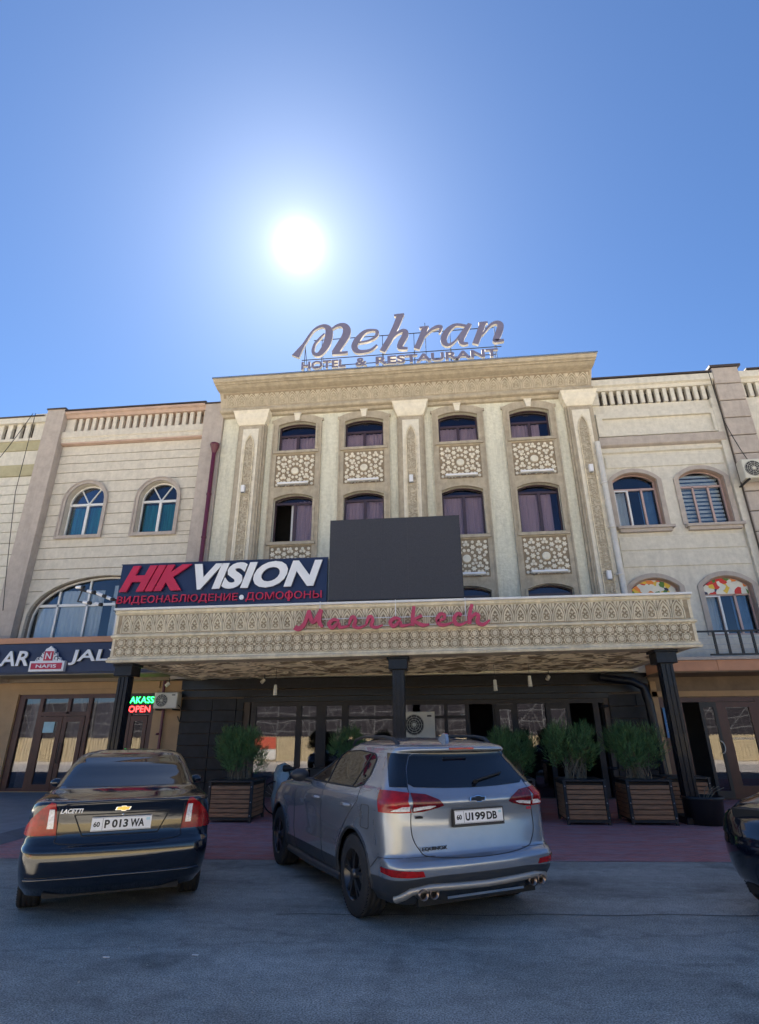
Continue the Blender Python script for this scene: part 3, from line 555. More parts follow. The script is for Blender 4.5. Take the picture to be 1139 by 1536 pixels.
for h, a, b in ((h1, -12.42, -11.04), (h2, -9.80, -8.46)):
    c = (a+b)/2; r = (b-a)/2
    A = arch(a-.11, b+.11, 7.68, 8.98, r+.11, 16); B = arch(a, b, 7.78, 8.98, r, 16); g = G().ring(A, B, 16.13, 16.2, closed=True)
    g.ring(arch(a-.13, b+.13, 7.66, 8.98, r+.13, 16), arch(a-.09, b+.09, 7.70, 8.98, r+.09, 16), 16.10, 16.13, closed=True); put('window_surround', fix(g), 'grey', lw)
    put('reveal', fix(G().ring(arch(a+.004, b-.004, 7.784, 8.98, r-.004, 16), arch(a+.014, b-.014, 7.794, 8.98, r-.014, 16), 16.195, 16.40, closed=True)), 'wing', lw)
    sh = lambda i, a=a, b=b, r=r: arch(a+i+.005, b-i-.005, 7.79+i, 8.98, r-i-.005, 16)
    w = window(lw, sh, 16.38, .05, [(c-.045, c+.045, 7.84, 8.93), (a+.04, b-.04, 8.92, 9.0), ('s', c, 8.98, c-.36, 9.55), ('s', c, 8.98, c+.36, 9.55)], 'white', 'glassc', [(a+.05, c, 7.85, 8.9, 'teal', 16.56), (c+.02, b-.05, 7.85, 8.9, 'teal', 16.54)])
put('window_surround', fix(G().ring(arch(-12.98, -7.8, 4.1, 4.9, 1.55, 24), arch(-12.88, -7.9, 4.1, 4.9, 1.45, 24), 16.12, 16.2)), 'wing', lw)
sh = lambda i: arch(-12.88+i, -7.9-i, 4.25+i, 4.9, 1.45-i, 20)
window(lw, sh, 16.36, .05, [(x-.03, x+.03, 4.3, zt) for x, zt in ((-12.05, 5.92), (-11.05, 6.26), (-10.0, 6.35), (-9.0, 6.2))]+[(-12.7, -8.1, 5.42, 5.5)], 'white', 'glassc', [(-12.75, -12.1, 4.27, 5.4, 'curtainw', 16.47), (-12.0, -10.6, 4.27, 5.95, 'curtainw', 16.47), (-10.3, -8.2, 4.27, 6.1, 'curtainw', 16.5)])
xs = [-12.72+.262*i for i in range(19)]
slots(lw, xs, .125, 11.70, 12.28, 16.12, 'wing', -13.05, -7.76, 'rose')
put('band', fix(G().sweepx([(16.2, 11.22), (16.08, 11.25), (16.04, 11.33), (16.04, 11.42), (16.0, 11.46), (16.0, 11.70), (16.3, 11.70)], -13.05, -7.76)), 'wing', lw); g = G().sweepx([(16.2, 11.2), (16.06, 11.225), (16.06, 11.28), (16.2, 11.3)], -13.04, -7.77); put('moulding', fix(g), 'rose', lw)
put('cornice', fix(G().sweepx([(16.4, 12.28), (16.05, 12.29), (16.0, 12.38), (15.92, 12.42), (15.92, 12.5), (16.5, 12.52)], -13.05, -7.76)), 'rose', lw)
put('roof_edge', G().box(-13.06, -7.75, 15.88, 16.5, 12.52, 12.56), 'roof', lw)
for a, b, zt in ((-13.73, -13.06, 12.6), (-7.75, -7.06, 12.42)): p = put('pilaster', G().box(a, b, 15.9, 16.5, 3.1, zt), 'grey', lw); put('pilaster_cap', G().box(a-.03, b+.03, 15.86, 16.5, zt, zt+.05), 'roof', p)
# far left bay
fl = thing('far_left_building', 'pale rough plaster bay with grooved courses at the left edge behind cables', 'building', (-17, 16.4, 0))
put('wall', G().box(-24, -13.74, 16.24, 16.5, 3.1, 11.6), 'jointl', fl)
zz = [3.2, 3.6, 4.0, 4.4, 4.8, 5.2, 5.6, 6.0, 6.4, 6.8, 7.2, 7.6, 8.0, 8.35, 8.7, 9.05, 9.4, 9.75, 10.1]; courses(fl, -24, -13.75, zz, [], 16.19, 16.239, 'wing2'); courses(fl, -24, -13.75, [10.1, 10.55], [], 16.15, 16.239, 'olive', .01); courses(fl, -24, -13.75, [10.55, 11.12], [], 16.19, 16.239, 'wing2', .01); courses(fl, -24, -13.75, [11.12, 11.5], [], 16.15, 16.239, 'olive', .01)
slots(fl, [-23.9+.35*i for i in range(28)], .17, 11.6, 12.2, 16.12, 'wing2', -24, -13.75); put('band', G().box(-24, -13.75, 16.1, 16.5, 11.5, 11.598), 'wing2', fl); put('cornice', G().box(-24, -13.75, 16.0, 16.5, 12.2, 12.42), 'wing2', fl); put('roof_edge', G().box(-24, -13.9, 15.95, 16.5, 12.42, 12.46), 'roof', fl); put('parapet_step', G().box(-14.3, -13.74, 16.05, 16.5, 12.462, 12.56), 'wing2', fl)
# ================================================================ right wing
rw = thing('right_wing_building', 'pale plaster building right of the hotel with shallow-arched windows and slotted parapet', 'building', (7.4, 16.4, 0))
RWIN = [(5.6, 6.92, 7.3, 8.82, .27), (7.56, 8.88, 7.3, 8.82, .27), (5.6, 6.92, 4.05, 5.45, .27), (7.56, 8.88, 4.05, 5.45, .27), (11.0, 12.3, 7.3, 8.82, .27), (11.0, 12.3, 4.05, 5.45, .27)]
hs = [seg(*w) for w in RWIN]
put('wall', plate(G(), rect(5.38, 20, 3.1, 11.56), hs, 16.2, 16.5), 'wing2', rw)
put('interior', G().box(5.38, 20, 17.4, 17.5, 3.1, 12).box(5.4, 20, 16.5, 17.4, 6.6, 6.7).box(5.38, 20, 16.5, 30, 11.6, 12.1).box(5.4, 20, 29.8, 30, 0, 12).box(7.2, 7.25, 16.5, 17.4, 3.1, 11), 'room', rw)
for i, (a, b, zb, zs_, rs) in enumerate(RWIN):
    c = (a+b)/2; A = seg(a-.14, b+.14, zb, zs_, rs+.13); B = seg(a, b, zb, zs_, rs)
    put('window_surround', fix(G().ring(A, B, 16.15, 16.199)), 'grey', rw); put('reveal', fix(G().ring(seg(a+.004, b-.004, zb+.002, zs_, rs-.004), seg(a+.014, b-.014, zb+.002, zs_, rs-.012), 16.195, 16.385)), 'rose', rw)
    t = zs_-.24; sh = lambda k, a=a, b=b, zb=zb, zs_=zs_, rs=rs: seg(a+k+.006, b-k-.006, zb+.02+k, zs_, rs-k*.6-.004); w3 = (b-a)/3
    cov = [(a+.05, b-.05, zb+.05, zs_+.1, 'blueb', 16.62)] if i != 1 else [(a+.05, b-.05, zb+.05, zs_+.1, 'blueb', 16.62)]
    if i in (0, 3): cov = [(a+.05, a+w3, zb+.05, t, 'curtainw', 16.6), (b-w3, b-.05, zb+.05, t, 'blueb', 16.6)]
    w = window(rw, sh, 16.36, .05, [(a+w3-.03, a+w3+.03, zb+.05, t), (b-w3-.03, b-w3+.03, zb+.05, t), (a+.04, b-.04, t-.03, t+.03)], 'rosepvc', 'glassc', cov)
    if i == 1:
        g = G(); [g.box(a+.06, b-.06, 16.5, 16.52, zb+.08+k*.13, zb+.155+k*.13) for k in range(13)]; put('blind_slats', g, 'white', w)
    if i in (0, 3): put('sliding_sash', G().ring(rect(a+.04, a+w3+.03, zb+.06, t-.03), rect(a+.08, a+w3-.02, zb+.1, t-.07), 16.325, 16.355, closed=True), 'white', w)
    if i < 2 or i == 4: put('sill', G().box(a-.10, b+.2, 16.0, 16.199, zb-.10, zb-.02).box(a-.04, b+.12, 16.06, 16.199, zb-.2, zb-.102), 'grey', rw)
def strip(z0, z1, x0=5.5, x1=9.02): put('plaster_panel', G().box(x0, x1, 16.165, 16.198, z0, z1, b=.012), 'wing2', rw)
strip(9.26, 9.66); strip(6.56, 6.97); strip(6.05, 6.5, 5.5, 9.05); strip(9.26, 9.66, 10.4, 14); strip(6.56, 6.97, 10.4, 14); strip(6.05, 6.5, 10.4, 14)
g = G(); g.sweepx([(16.2, 9.98), (16.1, 10.0), (16.06, 10.03), (16.06, 10.3), (16.2, 10.33)], 5.4, 9.2); put('grey_band', fix(g), 'grey', rw); g = G().ring(rect(5.44, 9.16, 10.36, 11.2), rect(5.62, 8.98, 10.4, 11.02), 16.1, 16.199, closed=True); put('panel_frame', g, 'wing2', rw)
put('lower_moulding', fix(G().sweepx([(16.2, 9.76), (16.12, 9.79), (16.12, 9.86), (16.2, 9.9)], 5.42, 9.15)), 'wing2', rw)
slots(rw, [5.64+.24*i for i in range(15)], .12, 11.56, 12.05, 16.12, 'wing2', 5.38, 9.26); slots(rw, [10.2+.24*i for i in range(30)], .12, 11.56, 12.05, 16.12, 'wing2', 10.07, 20)
put('cornice', fix(G().sweepx([(16.4, 12.05), (16.08, 12.06), (16.04, 12.16), (15.96, 12.2), (15.96, 12.42), (16.5, 12.45)], 5.38, 20)), 'wing2', rw); put('roof_edge', G().box(5.36, 9.22, 15.92, 16.5, 12.452, 12.50).box(10.3, 20, 15.92, 16.5, 12.452, 12.50), 'roof', rw)
p = put('pilaster', G().box(9.27, 10.05, 16.0, 16.199, 3.1, 12.6), 'joint', rw); z = 12.6
while z > 3.3: put('pilaster_block', G().box(9.262, 10.058, 15.94, 15.999, z-.61, z-.015, b=.01), 'grey', p); z -= .63
put('pilaster_cap', G().box(9.2, 10.15, 15.9, 16.5, 12.6, 12.68), 'roof', p); put('pier', G().box(9.06, 9.26, 16.085, 16.199, 3.1, 11.56), 'wing2', rw)
# ================================================================ shop on the left
ls = thing('left_shop_front', 'glazed shop front with brown doors under the navy sign, left of the hotel', 'shop front', (-10.5, 16.5, .1))
put('canopy_box', G().box(-20, -7.72, 15.2, 16.2, 3.22, 4.08).box(-7.72, -7.3, 16.0, 16.19, 3.1, 4.1), 'navy', ls)
put('fascia', G().box(-20, -7.3, 15.14, 16.2, 4.082, 4.24), 'orange', ls)
g = G(); y = 15.21
while y < 16.45: g.box(-20, -7.7, y, y+.145, 3.19, 3.215); y += .155
put('soffit_plank', g, 'soffit_l', ls, kind='stuff')
g = G(); plate(g, rect(-20, -7.56, .1, 3.19), [rect(-12.75, -8.42, .12, 2.76)], 16.5, 16.65); put('wall', g, 'beige', ls)
put('header_moulding', G().box(-13.1, -8.3, 16.44, 16.499, 2.90, 3.12).box(-13.0, -8.36, 16.46, 16.498, 2.77, 2.83).box(-12.95, -12.76, 16.45, 16.5, .1, 2.77), 'beige', ls)
g = G().box(-12.75, -8.42, 16.52, 16.62, 2.64, 2.76).box(-12.75, -8.42, 16.52, 16.62, .1, .2)
for a, b in ((-12.75, -12.55), (-12.05, -11.93), (-10.5, -10.38), (-9.25, -9.1), (-8.55, -8.42)): g.box(a, b, 16.51, 16.63, .1, 2.7)
g.box(-12.0, -10.4, 16.515, 16.62, 2.14, 2.26).box(-11.15, -11.05, 16.515, 16.62, 2.2, 2.65); put('frame', g, 'maroon', ls)
for a, b in ((-12.55, -12.05), (-10.38, -9.25)): put('pane', G().box(a, b, 16.56, 16.57, .2, 2.64), 'glassd', ls)
for a, b in ((-11.93, -11.15), (-11.05, -10.5)): put('transom_pane', G().box(a, b, 16.56, 16.57, 2.26, 2.64), 'glassd', ls)
for a, b, hx_ in ((-11.92, -11.22, -11.3), (-11.20, -10.52, -11.12)):
    d = put('door', G().ring(rect(a, b, .12, 2.13), rect(a+.13, b-.13, .3, 1.98), 16.50, 16.56, closed=True), 'maroon', ls); put('pane', G().box(a+.13, b-.13, 16.53, 16.535, .3, 1.98), 'glassd', d)
    if hx_ > -11.2: put('handle', G().tube([(hx_, 16.50, .85), (hx_, 16.43, .87), (hx_, 16.43, 1.38), (hx_, 16.50, 1.4)], .014, 6), 'blackm', d)
d = put('door', G().ring(rect(-9.08, -8.57, .12, 2.13), rect(-8.97, -8.68, .3, 1.98), 16.50, 16.56, closed=True), 'maroon', ls); put('pane', G().box(-8.97, -8.68, 16.53, 16.535, .3, 1.98), 'glassd', d)
put('transom_pane', G().box(-9.1, -8.55, 16.56, 16.57, 2.15, 2.64), 'glassd', ls)
put('notice', G().box(-11.80, -11.45, 16.515, 16.525, 1.68, 1.98), 'paper', ls)
put('interior_room', G().box(-20, -8.3, 19.5, 19.6, 0, 3).box(-8.42, -8.36, 16.7, 19.5, 0, 3).box(-20, -8.4, 16.66, 19.5, 2.95, 3).box(-20, -8.4, 16.66, 19.5, .05, .1), 'room', ls)
for a, b in ((-12.1, -11.95), (-11.3, -10.7), (-10.35, -9.3), (-12.5, -12.2)):
    c = G(); vs = []; fs = []; n = 14
    for i in range(n+1):
        x = a+(b-a)*i/n; vs += [(x, 16.75+.03*sin(i*2), .2), (x, 16.75+.03*sin(i*2), 2.7)]
        if i: fs.append((2*i-2, 2*i, 2*i+1, 2*i-1))
    put('curtain', c.add(vs, fs, 0, True), 'curtainw', ls)
# shop sign
sg = thing('shop_sign', 'navy shop sign with cream letters LAR and JALY around a red and white crest', 'sign', (-10.5, 15.2, 3.3))
put('board', G().box(-20, -7.9, 15.15, 15.195, 3.26, 4.05), 'navy', sg)
letters('letter', 'LAR', -12.78, -11.58, 3.44, 3.86, 15.12, .05, ['white_l', 'olive'], sg, bold=.02, shear=.12)
letters('letter', 'JALY', -10.42, -8.75, 3.44, 3.86, 15.12, .05, ['white_l', 'olive'], sg, bold=.02, shear=.12)
letters('letter', 'AYOL', -15.1, -13.3, 3.44, 3.86, 15.12, .05, ['white_l', 'olive'], sg, bold=.02, shear=.12) if False else None
cr = put('crest', G().box(-11.55, -10.5, 15.03, 15.14, 3.27, 3.56, b=.01), 'white_l', sg)
g = G().prism([(-11.42, 3.56), (-10.63, 3.56), (-10.68, 3.66), (-10.78, 3.68), (-10.80, 3.80), (-10.87, 3.82), (-10.9, 3.9), (-10.97, 3.93), (-11.02, 3.98), (-11.08, 3.93), (-11.15, 3.9), (-11.18, 3.82), (-11.25, 3.80), (-11.27, 3.68), (-11.37, 3.66)], 15.05, 15.13)
put('crest_scroll', g, 'white_l', cr)
g = G(); 
for s in (-1, 1):
    for (u, w_, r) in ((.24, 3.64, .05), (.2, 3.76, .035), (.31, 3.6, .03)): g.tube([(-11.025+s*u+r*cos(t), 15.045, w_+r*sin(t)) for t in [i*.6 for i in range(8)]], .012, 5)
put('scroll_work', g, 'navy', cr)
put('crest_field', G().box(-11.49, -10.56, 15.02, 15.029, 3.33, 3.50).box(-11.16, -10.89, 15.03, 15.049, 3.57, 3.83), 'red', cr)
letters('lettering', 'NAFIS', -11.33, -10.72, 3.37, 3.46, 15.018, .004, 'white_l', cr, bold=.02, join=True); letters('lettering', 'N', -11.11, -10.94, 3.61, 3.79, 15.028, .004, 'white_l', cr, bold=.01, join=True)
ne = thing('neon_sign', 'lit neon sign, green letters over red OPEN, behind the shop glass', 'neon sign', (-8.8, 16.48, 2.2))
put('board', G().box(-9.3, -8.42, 16.49, 16.505, 2.18, 2.72), 'blackm', ne)
letters('letter', 'IAKASS', -9.22, -8.44, 2.48, 2.66, 16.485, .01, 'gneon', ne, bold=.0); letters('letter', 'OPEN', -9.18, -8.52, 2.23, 2.40, 16.485, .01, 'rneon', ne, bold=.0)
def ac(name, label, x0, x1, y0, y1, z0, z1, face='y', br=True):
    t = thing(name, label, 'air conditioner', ((x0+x1)/2, (y0+y1)/2, z0)); w, h = x1-x0, z1-z0
    put('casing', G().box(x0, x1, y0, y1, z0, z1, b=.02), 'acw', t); cx_ = x0+w*.34; cz_ = z0+h*.5; r = h*.40
    put('fan_grille', G().lathe([(0, -.012), (r, -.012), (r, .0)], (cx_, y0-.002, cz_), 'y', 24, sm=False), 'dgrey', t)
    g = G()
    for k in range(4): g.lathe([(r*(.3+.22*k)-.004, -.02), (r*(.3+.22*k)+.004, -.02)], (cx_, y0, cz_), 'y', 24)
    for k in range(10): a = 2*pi*k/10; g.tube([(cx_+.05*cos(a), y0-.018, cz_+.05*sin(a)), (cx_+r*cos(a), y0-.018, cz_+r*sin(a))], .003, 4)
    put('fan_guard', g, 'acw', t); put('fan_hub', G().lathe([(0, -.03), (r*.2, -.028), (r*.2, 0)], (cx_, y0, cz_), 'y', 12), 'acw', t)
    put('badge', G().box(x1-w*.24, x1-w*.1, y0-.004, y0-.001, z1-h*.2, z1-h*.13), 'dgrey', t)
    if br: put('bracket', G().box(x0+.08, x0+.12, y0, y1+.35, z0-.05, z0-.004).box(x1-.12, x1-.08, y0, y1+.35, z0-.05, z0-.004), 'blackm', t)
    g = G().tube([(x1, y0+.1, z0+.1), (x1+.08, y0+.12, z0+.02), (x1+.1, y0+.2, z0-.2), (x1+.02, y1, z0-.35), (x1-.1, y1+.1, z0-.2)], .014, 6); put('hose', g, 'wirem', t); return t
ac('air_conditioner', 'small cream air conditioner on the beige pier beside the neon sign', -8.22, -7.52, 16.05, 16.33, 2.30, 2.74)
ac('air_conditioner', 'white air conditioner high on the grey block pilaster at the right edge', 9.12, 9.95, 15.5, 15.8, 8.42, 9.03)
a_ = ac('air_conditioner', 'large white air conditioner with black fan behind the middle post', -.98, -.16, 15.6, 15.95, 1.48, 2.13, br=False); put('stand', G().box(-.95, -.9, 15.62, 15.93, .0, 1.476).box(-.24, -.19, 15.62, 15.93, .0, 1.476), 'blackm', a_)
def pipe(name, label, pts, r, m, hopper=True):
    t = thing(name, label, 'drainpipe', pts[0]); put('pipe', G().tube(pts, r, 10), m, t); x, y, z = pts[0]
    if hopper: put('hopper', G().lathe([(r, -.0), (r*2.1, .28), (r*2.3, .30), (r*2.3, .36), (r*1.9, .36)], (x, y, z), 'z', 10), m, t)
    for k in range(1, 4): q = pts[-1][2]+(z-pts[-1][2])*k/4; put('collar', G().lathe([(r*1.02, -.03), (r*1.2, -.03), (r*1.2, .03), (r*1.02, .03)], (x, y, q), 'z', 10), m, t)
    return t
pipe('drainpipe', 'maroon drainpipe with a funnel top at the left corner of the hotel', [(-7.18, 15.76, 10.35), (-7.18, 15.76, 4.4)], .07, 'mag')
pipe('drainpipe', 'long white drainpipe down the right corner of the hotel', [(5.2, 15.68, 9.95), (5.24, 15.68, 4.3)], .085, 'wpipe', False)
pipe('drainpipe', 'maroon drainpipe on the pier below the air conditioner', [(-8.12, 16.36, 3.15), (-8.12, 16.36, 2.8), (-8.05, 16.38, 2.2), (-8.05, 16.38, .1)], .045, 'mag', False)
pipe('drainpipe', 'fat black drainpipe bending down beside the right canopy post', [(4.3, 16.0, 2.98), (5.1, 15.9, 2.85), (5.35, 15.85, 2.7), (5.42, 15.85, 2.3), (5.5, 15.85, 0)], .11, 'black', False)
for i, (x, z, nm_) in enumerate(((-6.01, 8.93, 'left pilaster'), (-.59, 9.0, 'middle pilaster'), (4.88, 9.05, 'right pilaster, upper one'), (4.89, 5.70, 'right pilaster, lower one'))):
    t = thing('wall_lamp', 'small white wall lamp on the hotel '+nm_, 'wall lamp', (x, 15.7, z), 'lamps on the hotel pilasters'); put('body', G().box(x-.06, x+.06, 15.58, 15.70, z-.12, z+.12, b=.015), 'white_l', t); put('bracket', G().box(x-.03, x+.03, 15.68, 15.74, z-.03, z+.03), 'steel', t); put('lens', G().box(x-.045, x+.045, 15.59, 15.67, z-.135, z-.121), 'steel', t)
for bi, (x0, x1) in enumerate(WX):
    for z, q in ((9.1, 'upper'), (5.90, 'lower')):
        if q == 'lower' and bi < 2: continue
        c = (x0+x1)/2; t = thing('bar_lamp', f'white bar lamp under the {q} lattice panel, {("first", "second", "third", "fourth")[bi]} window bay from left', 'bar lamp', (c, 15.9, z), 'bar lamps on the lattice panels')
        put('tube', G().box(c-.5, c+.5, 15.70, 15.77, z-.03, z+.035, b=.01), 'white_l', t); put('reflector', G().box(c-.5, c+.5, 15.775, 15.80, z-.045, z+.0), 'steel', t); put('bracket', G().box(c-.42, c-.38, 15.8, 15.93, z-.04, z).box(c+.38, c+.42, 15.8, 15.93, z-.04, z), 'steel', t)
# ================================================================ rooftop sign
rs = thing('rooftop_sign', 'big script hotel name sign standing on the roof against the sky', 'sign', (-.9, 15.5, 12.9)); Y0, Y1 = 15.44, 15.54; GM = ['gold', 'goldside']
def script(parts, parent=rs, y0=Y0, y1=Y1, mats=GM):
    g = G()
    for j, (p, w) in enumerate(parts): stroke(g, p, w, y0-.003*j, y1+.003*j, 0, 1, 6)
    return put('letter', fix(g), mats, parent)
script([([(-4.50, 13.84), (-4.227, 14.344), (-3.913, 14.907), (-3.623, 15.088), (-3.408, 15.016), (-3.33, 14.774), (-3.406, 14.271), (-3.622, 13.9), (-3.79, 13.877), (-3.88, 14.012), (-3.83, 14.31), (-3.647, 14.573), (-3.5, 14.75)], [.30, .10, .08, .12, .20, .27, .27, .19, .13, .11, .09, .08, .05]),
        ([(-3.25, 14.92), (-3.029, 15.058), (-2.818, 15.045), (-2.70, 14.85), (-2.74, 14.564), (-2.915, 14.225), (-3.10, 13.88)], [.06, .12, .2, .28, .28, .26, .26]), ([(-3.2, 13.858), (-2.918, 13.852), (-2.65, 13.86)], [.1, .1, .1])])
script([([(-2.264, 14.245), (-1.935, 14.291), (-1.68, 14.442), (-1.62, 14.645), (-1.749, 14.74), (-2.06, 14.69), (-2.32, 14.379), (-2.42, 14.085), (-2.323, 13.89), (-2.138, 13.845), (-1.852, 13.893), (-1.627, 14.088)], [.08, .08, .1, .13, .08, .14, .22, .22, .19, .14, .1, .07])])
script([([(-.78, 15.34), (-.985, 14.763), (-1.197, 14.275), (-1.45, 13.8)], [.24, .22, .21, .21]), ([(-1.018, 15.31), (-.66, 15.33)], [.09, .09]), ([(-1.28, 14.082), (-.99, 14.458), (-.751, 14.61), (-.64, 14.55), (-.66, 14.374), (-.80, 14.088), (-.84, 13.90), (-.577, 13.84)], [.06, .09, .13, .2, .22, .21, .16, .09])])
script([([(.06, 14.68), (-.096, 14.226), (-.27, 13.80)], [.2, .2, .2]), ([(-.142, 14.684), (.18, 14.70)], [.08, .08]), ([(-.014, 14.268), (.239, 14.547), (.447, 14.66), (.60, 14.645), (.535, 14.394)], [.05, .09, .14, .13, .05])])
script([([(1.5, 14.60), (1.136, 14.70), (.875, 14.541), (.69, 14.233), (.685, 13.981), (.828, 13.867), (1.057, 14.022), (1.318, 14.397)], [.1, .11, .18, .22, .2, .12, .06, .05]), ([(1.60, 14.70), (1.38, 14.34), (1.257, 14.054), (1.306, 13.89), (1.483, 13.876)], [.13, .2, .2, .14, .07])])
script([([(2.04, 14.69), (1.898, 14.292), (1.72, 13.83)], [.21, .21, .21]), ([(1.897, 14.695), (2.2, 14.70)], [.08, .08]), ([(1.979, 14.186), (2.267, 14.56), (2.484, 14.665), (2.61, 14.577), (2.59, 14.375), (2.436, 13.995), (2.40, 13.89), (2.68, 13.90)], [.05, .09, .14, .21, .23, .22, .14, .1])])
letters('letter', 'HOTEL', -4.27, -2.72, 13.27, 13.60, Y1, .09, GM, rs, bold=.03); letters('letter', '&', -2.38, -1.98, 13.27, 13.60, Y1, .09, GM, rs, bold=.03); letters('letter', 'RESTAURANT', -1.68, 2.45, 13.27, 13.60, Y1, .09, GM, rs, bold=.03)
g = G()
for z, a, b in ((13.45, -4.3, 2.4), (13.76, -4.3, 2.6), (14.58, -3.9, 2.4)): g.tube([(a, 15.58, z), (b, 15.58, z)], .016, 4)
for x in (-4.2, -3.6, -1.45, -.35, .05, .9, 2.42): g.tube([(x, 15.59, 12.9), (x, 15.59, 14.58 if x not in (.05,) else 15.0)], .014, 4); g.tube([(x, 15.6, 14.3), (x, 16.6, 12.9)], .014, 4)
put('frame', g, 'wirem', rs)
# ================================================================ signs on the canopy
hk = thing('sign_board', 'long navy board of raised crimson and white letters on the canopy, left of the screen', 'sign', (-4.9, 12, 4.25)); HY = 12.0
put('board', G().box(-7.40, -2.43, HY, HY+.16, 4.24, 5.36).box(-7.42, -2.41, HY-.012, HY-.001, 4.24, 4.26).box(-7.42, -2.41, HY-.012, HY-.001, 5.345, 5.365), 'navy', hk)
letters('letter', 'HIK', -7.33, -5.56, 4.67, 5.29, HY-.04, .05, ['red', 'red'], hk, bold=.055, shear=.42); letters('letter', 'VISION', -5.76, -2.53, 4.67, 5.29, HY-.04, .05, ['white_l', 'lside'], hk, bold=.045, shear=.32)
letters('letter', 'ВИДЕОНАБЛЮДЕНИЕ', -7.36, -4.47, 4.37, 4.575, HY-.03, .035, ['red', 'red'], hk, bold=.005); L8 = letters('letter', 'ДОМООООНЫ'.replace('ОООО', 'ООО'), -4.28, -2.53, 4.37, 4.575, HY-.03, .035, ['red', 'red'], hk, bold=.005)
cx8 = WL[L8[4]].x; put('letter_stem', G().box(cx8-.022, cx8+.022, HY-.068, HY-.03, 4.355, 4.59), 'red', L8[4])
put('dot', G().lathe([(0, -.03), (.055, -.03), (.055, 0)], (-4.38, HY-.03, 4.47), 'y', 16, sm=False), 'white_l', hk)
put('strut', G().box(-6.9, -6.85, HY+.16, HY+.2, 4.2, 5.2).box(-3.0, -2.95, HY+.16, HY+.2, 4.2, 5.2), 'steel', hk)
sc = thing('display_screen', 'large blank charcoal display screen standing on the canopy', 'screen', (-.9, 12, 4.3))
put('cabinet', G().box(-2.385, .625, 11.96, 12.16, 4.32, 6.25), 'blackm', sc); first = None
for i in range(5):
    for j in range(4):
        x0, z0 = -2.375+i*.598, 4.33+j*.477; p = put('screen_panel', G().box(x0, x0+.5972, 11.945, 11.959, z0, z0+.4762), 'screen', sc) if first is None else again(first, (i*.598, 0, j*.477), sc)
        first = first or p
put('foot', G().box(-2.3, -2.2, 11.98, 12.1, 4.22, 4.32).box(-.95, -.85, 11.98, 12.1, 4.22, 4.32).box(.45, .55, 11.98, 12.1, 4.22, 4.32), 'blackm', sc)
mk = thing('script_sign', 'crimson handwritten style sign hanging on the canopy front below the screen', 'sign', (-1, 11.6, 3.65)); PY0, PY1 = 11.60, 11.66
def sc2(parts): script(parts, mk, PY0, PY1, ['pink', 'pink'])
o_ = .0
sc2([([(-3.02, 3.70), (-2.93, 3.665), (-2.812, 3.77), (-2.73, 4.03)], [.11, .1, .08, .07]), ([(-2.73, 4.06), (-2.66, 3.84), (-2.59, 3.82), (-2.46, 4.07)], [.07, .1, .08, .07]), ([(-2.46, 4.06), (-2.50, 3.83), (-2.42, 3.69)], [.08, .1, .06])])
def a_l(x): return [([(x+.22, 3.81), (x+.10, 3.84), (x, 3.755), (x+.07, 3.665), (x+.2, 3.755), (x+.24, 3.675), (x+.44, 3.70)], [.05, .07, .08, .07, .07, .07, .035])]
def r_l(x): return [([(x, 3.70), (x+.06, 3.86), (x+.12, 3.88), (x+.15, 3.80), (x+.12, 3.70), (x+.22, 3.655), (x+.36, 3.70)], [.035, .08, .07, .07, .08, .06, .035])]
sc2(a_l(-2.28)); sc2(r_l(-1.86)); sc2(r_l(-1.49)); sc2(a_l(-.97))
sc2([([(-.46, 4.08), (-.49, 3.88), (-.50, 3.67)], [.07, .08, .08]), ([(-.30, 3.88), (-.46, 3.78), (-.30, 3.68), (-.15, 3.69)], [.06, .06, .08, .035])])
sc2([([(.02, 3.76), (.16, 3.80), (.17, 3.88), (.09, 3.90), (.02, 3.80), (.06, 3.69), (.18, 3.67), (.33, 3.72)], [.05, .06, .06, .07, .08, .08, .06, .03])])
sc2([([(.53, 3.86), (.45, 3.90), (.37, 3.80), (.40, 3.69), (.5, 3.67), (.64, 3.73)], [.07, .07, .08, .08, .06, .03])])
sc2([([(.76, 4.09), (.70, 3.9), (.68, 3.68)], [.07, .08, .08]), ([(.70, 3.78), (.80, 3.88), (.87, 3.84), (.85, 3.71), (.96, 3.66), (1.10, 3.75)], [.04, .07, .08, .08, .07, .035])])
g = G()
for x in (-2.5, -.86, .62): g.tube([(x, 11.68, 4.25), (x, 11.68, 3.7)], .012, 4)
for z in (3.87, 3.70): g.tube([(-2.5, 11.68, z), (.9, 11.68, z)], .01, 4)
put('frame', g, 'white_l', mk)
# cameras on the canopy corner
sv = thing('camera_cluster', 'cluster of white security cameras on a black arm at the left canopy corner', 'security cameras', (-7.5, 12.1, 4.3))
put('arm', G().tube([(-7.05, 12.1, 4.2), (-7.25, 12.05, 4.45), (-7.9, 12.0, 4.66), (-8.35, 12.0, 4.78)], .03, 6).tube([(-7.4, 12, 4.5), (-7.35, 12.0, 4.2)], .025, 6).tube([(-8.3, 12, 4.78), (-8.36, 12, 4.5), (-8.0, 12.0, 4.44)], .02, 6), 'blackm', sv)
for x, z, dx, dz in ((-8.4, 4.82, .22, -.02), (-8.1, 4.72, .2, -.05), (-7.85, 4.66, .24, -.1), (-7.6, 4.56, .2, -.08), (-8.15, 4.46, .2, -.04), (-7.85, 4.42, .18, -.05)):
    b = put('camera_body', G().tube([(x, 11.92, z), (x+dx*.8, 11.86, z+dz*.8)], .038, 10), 'white_l', sv); put('lens', G().tube([(x+dx*.8, 11.86, z+dz*.8), (x+dx*.8+.06, 11.85, z+dz*.8-.012)], .043, 10), 'blackm', b)
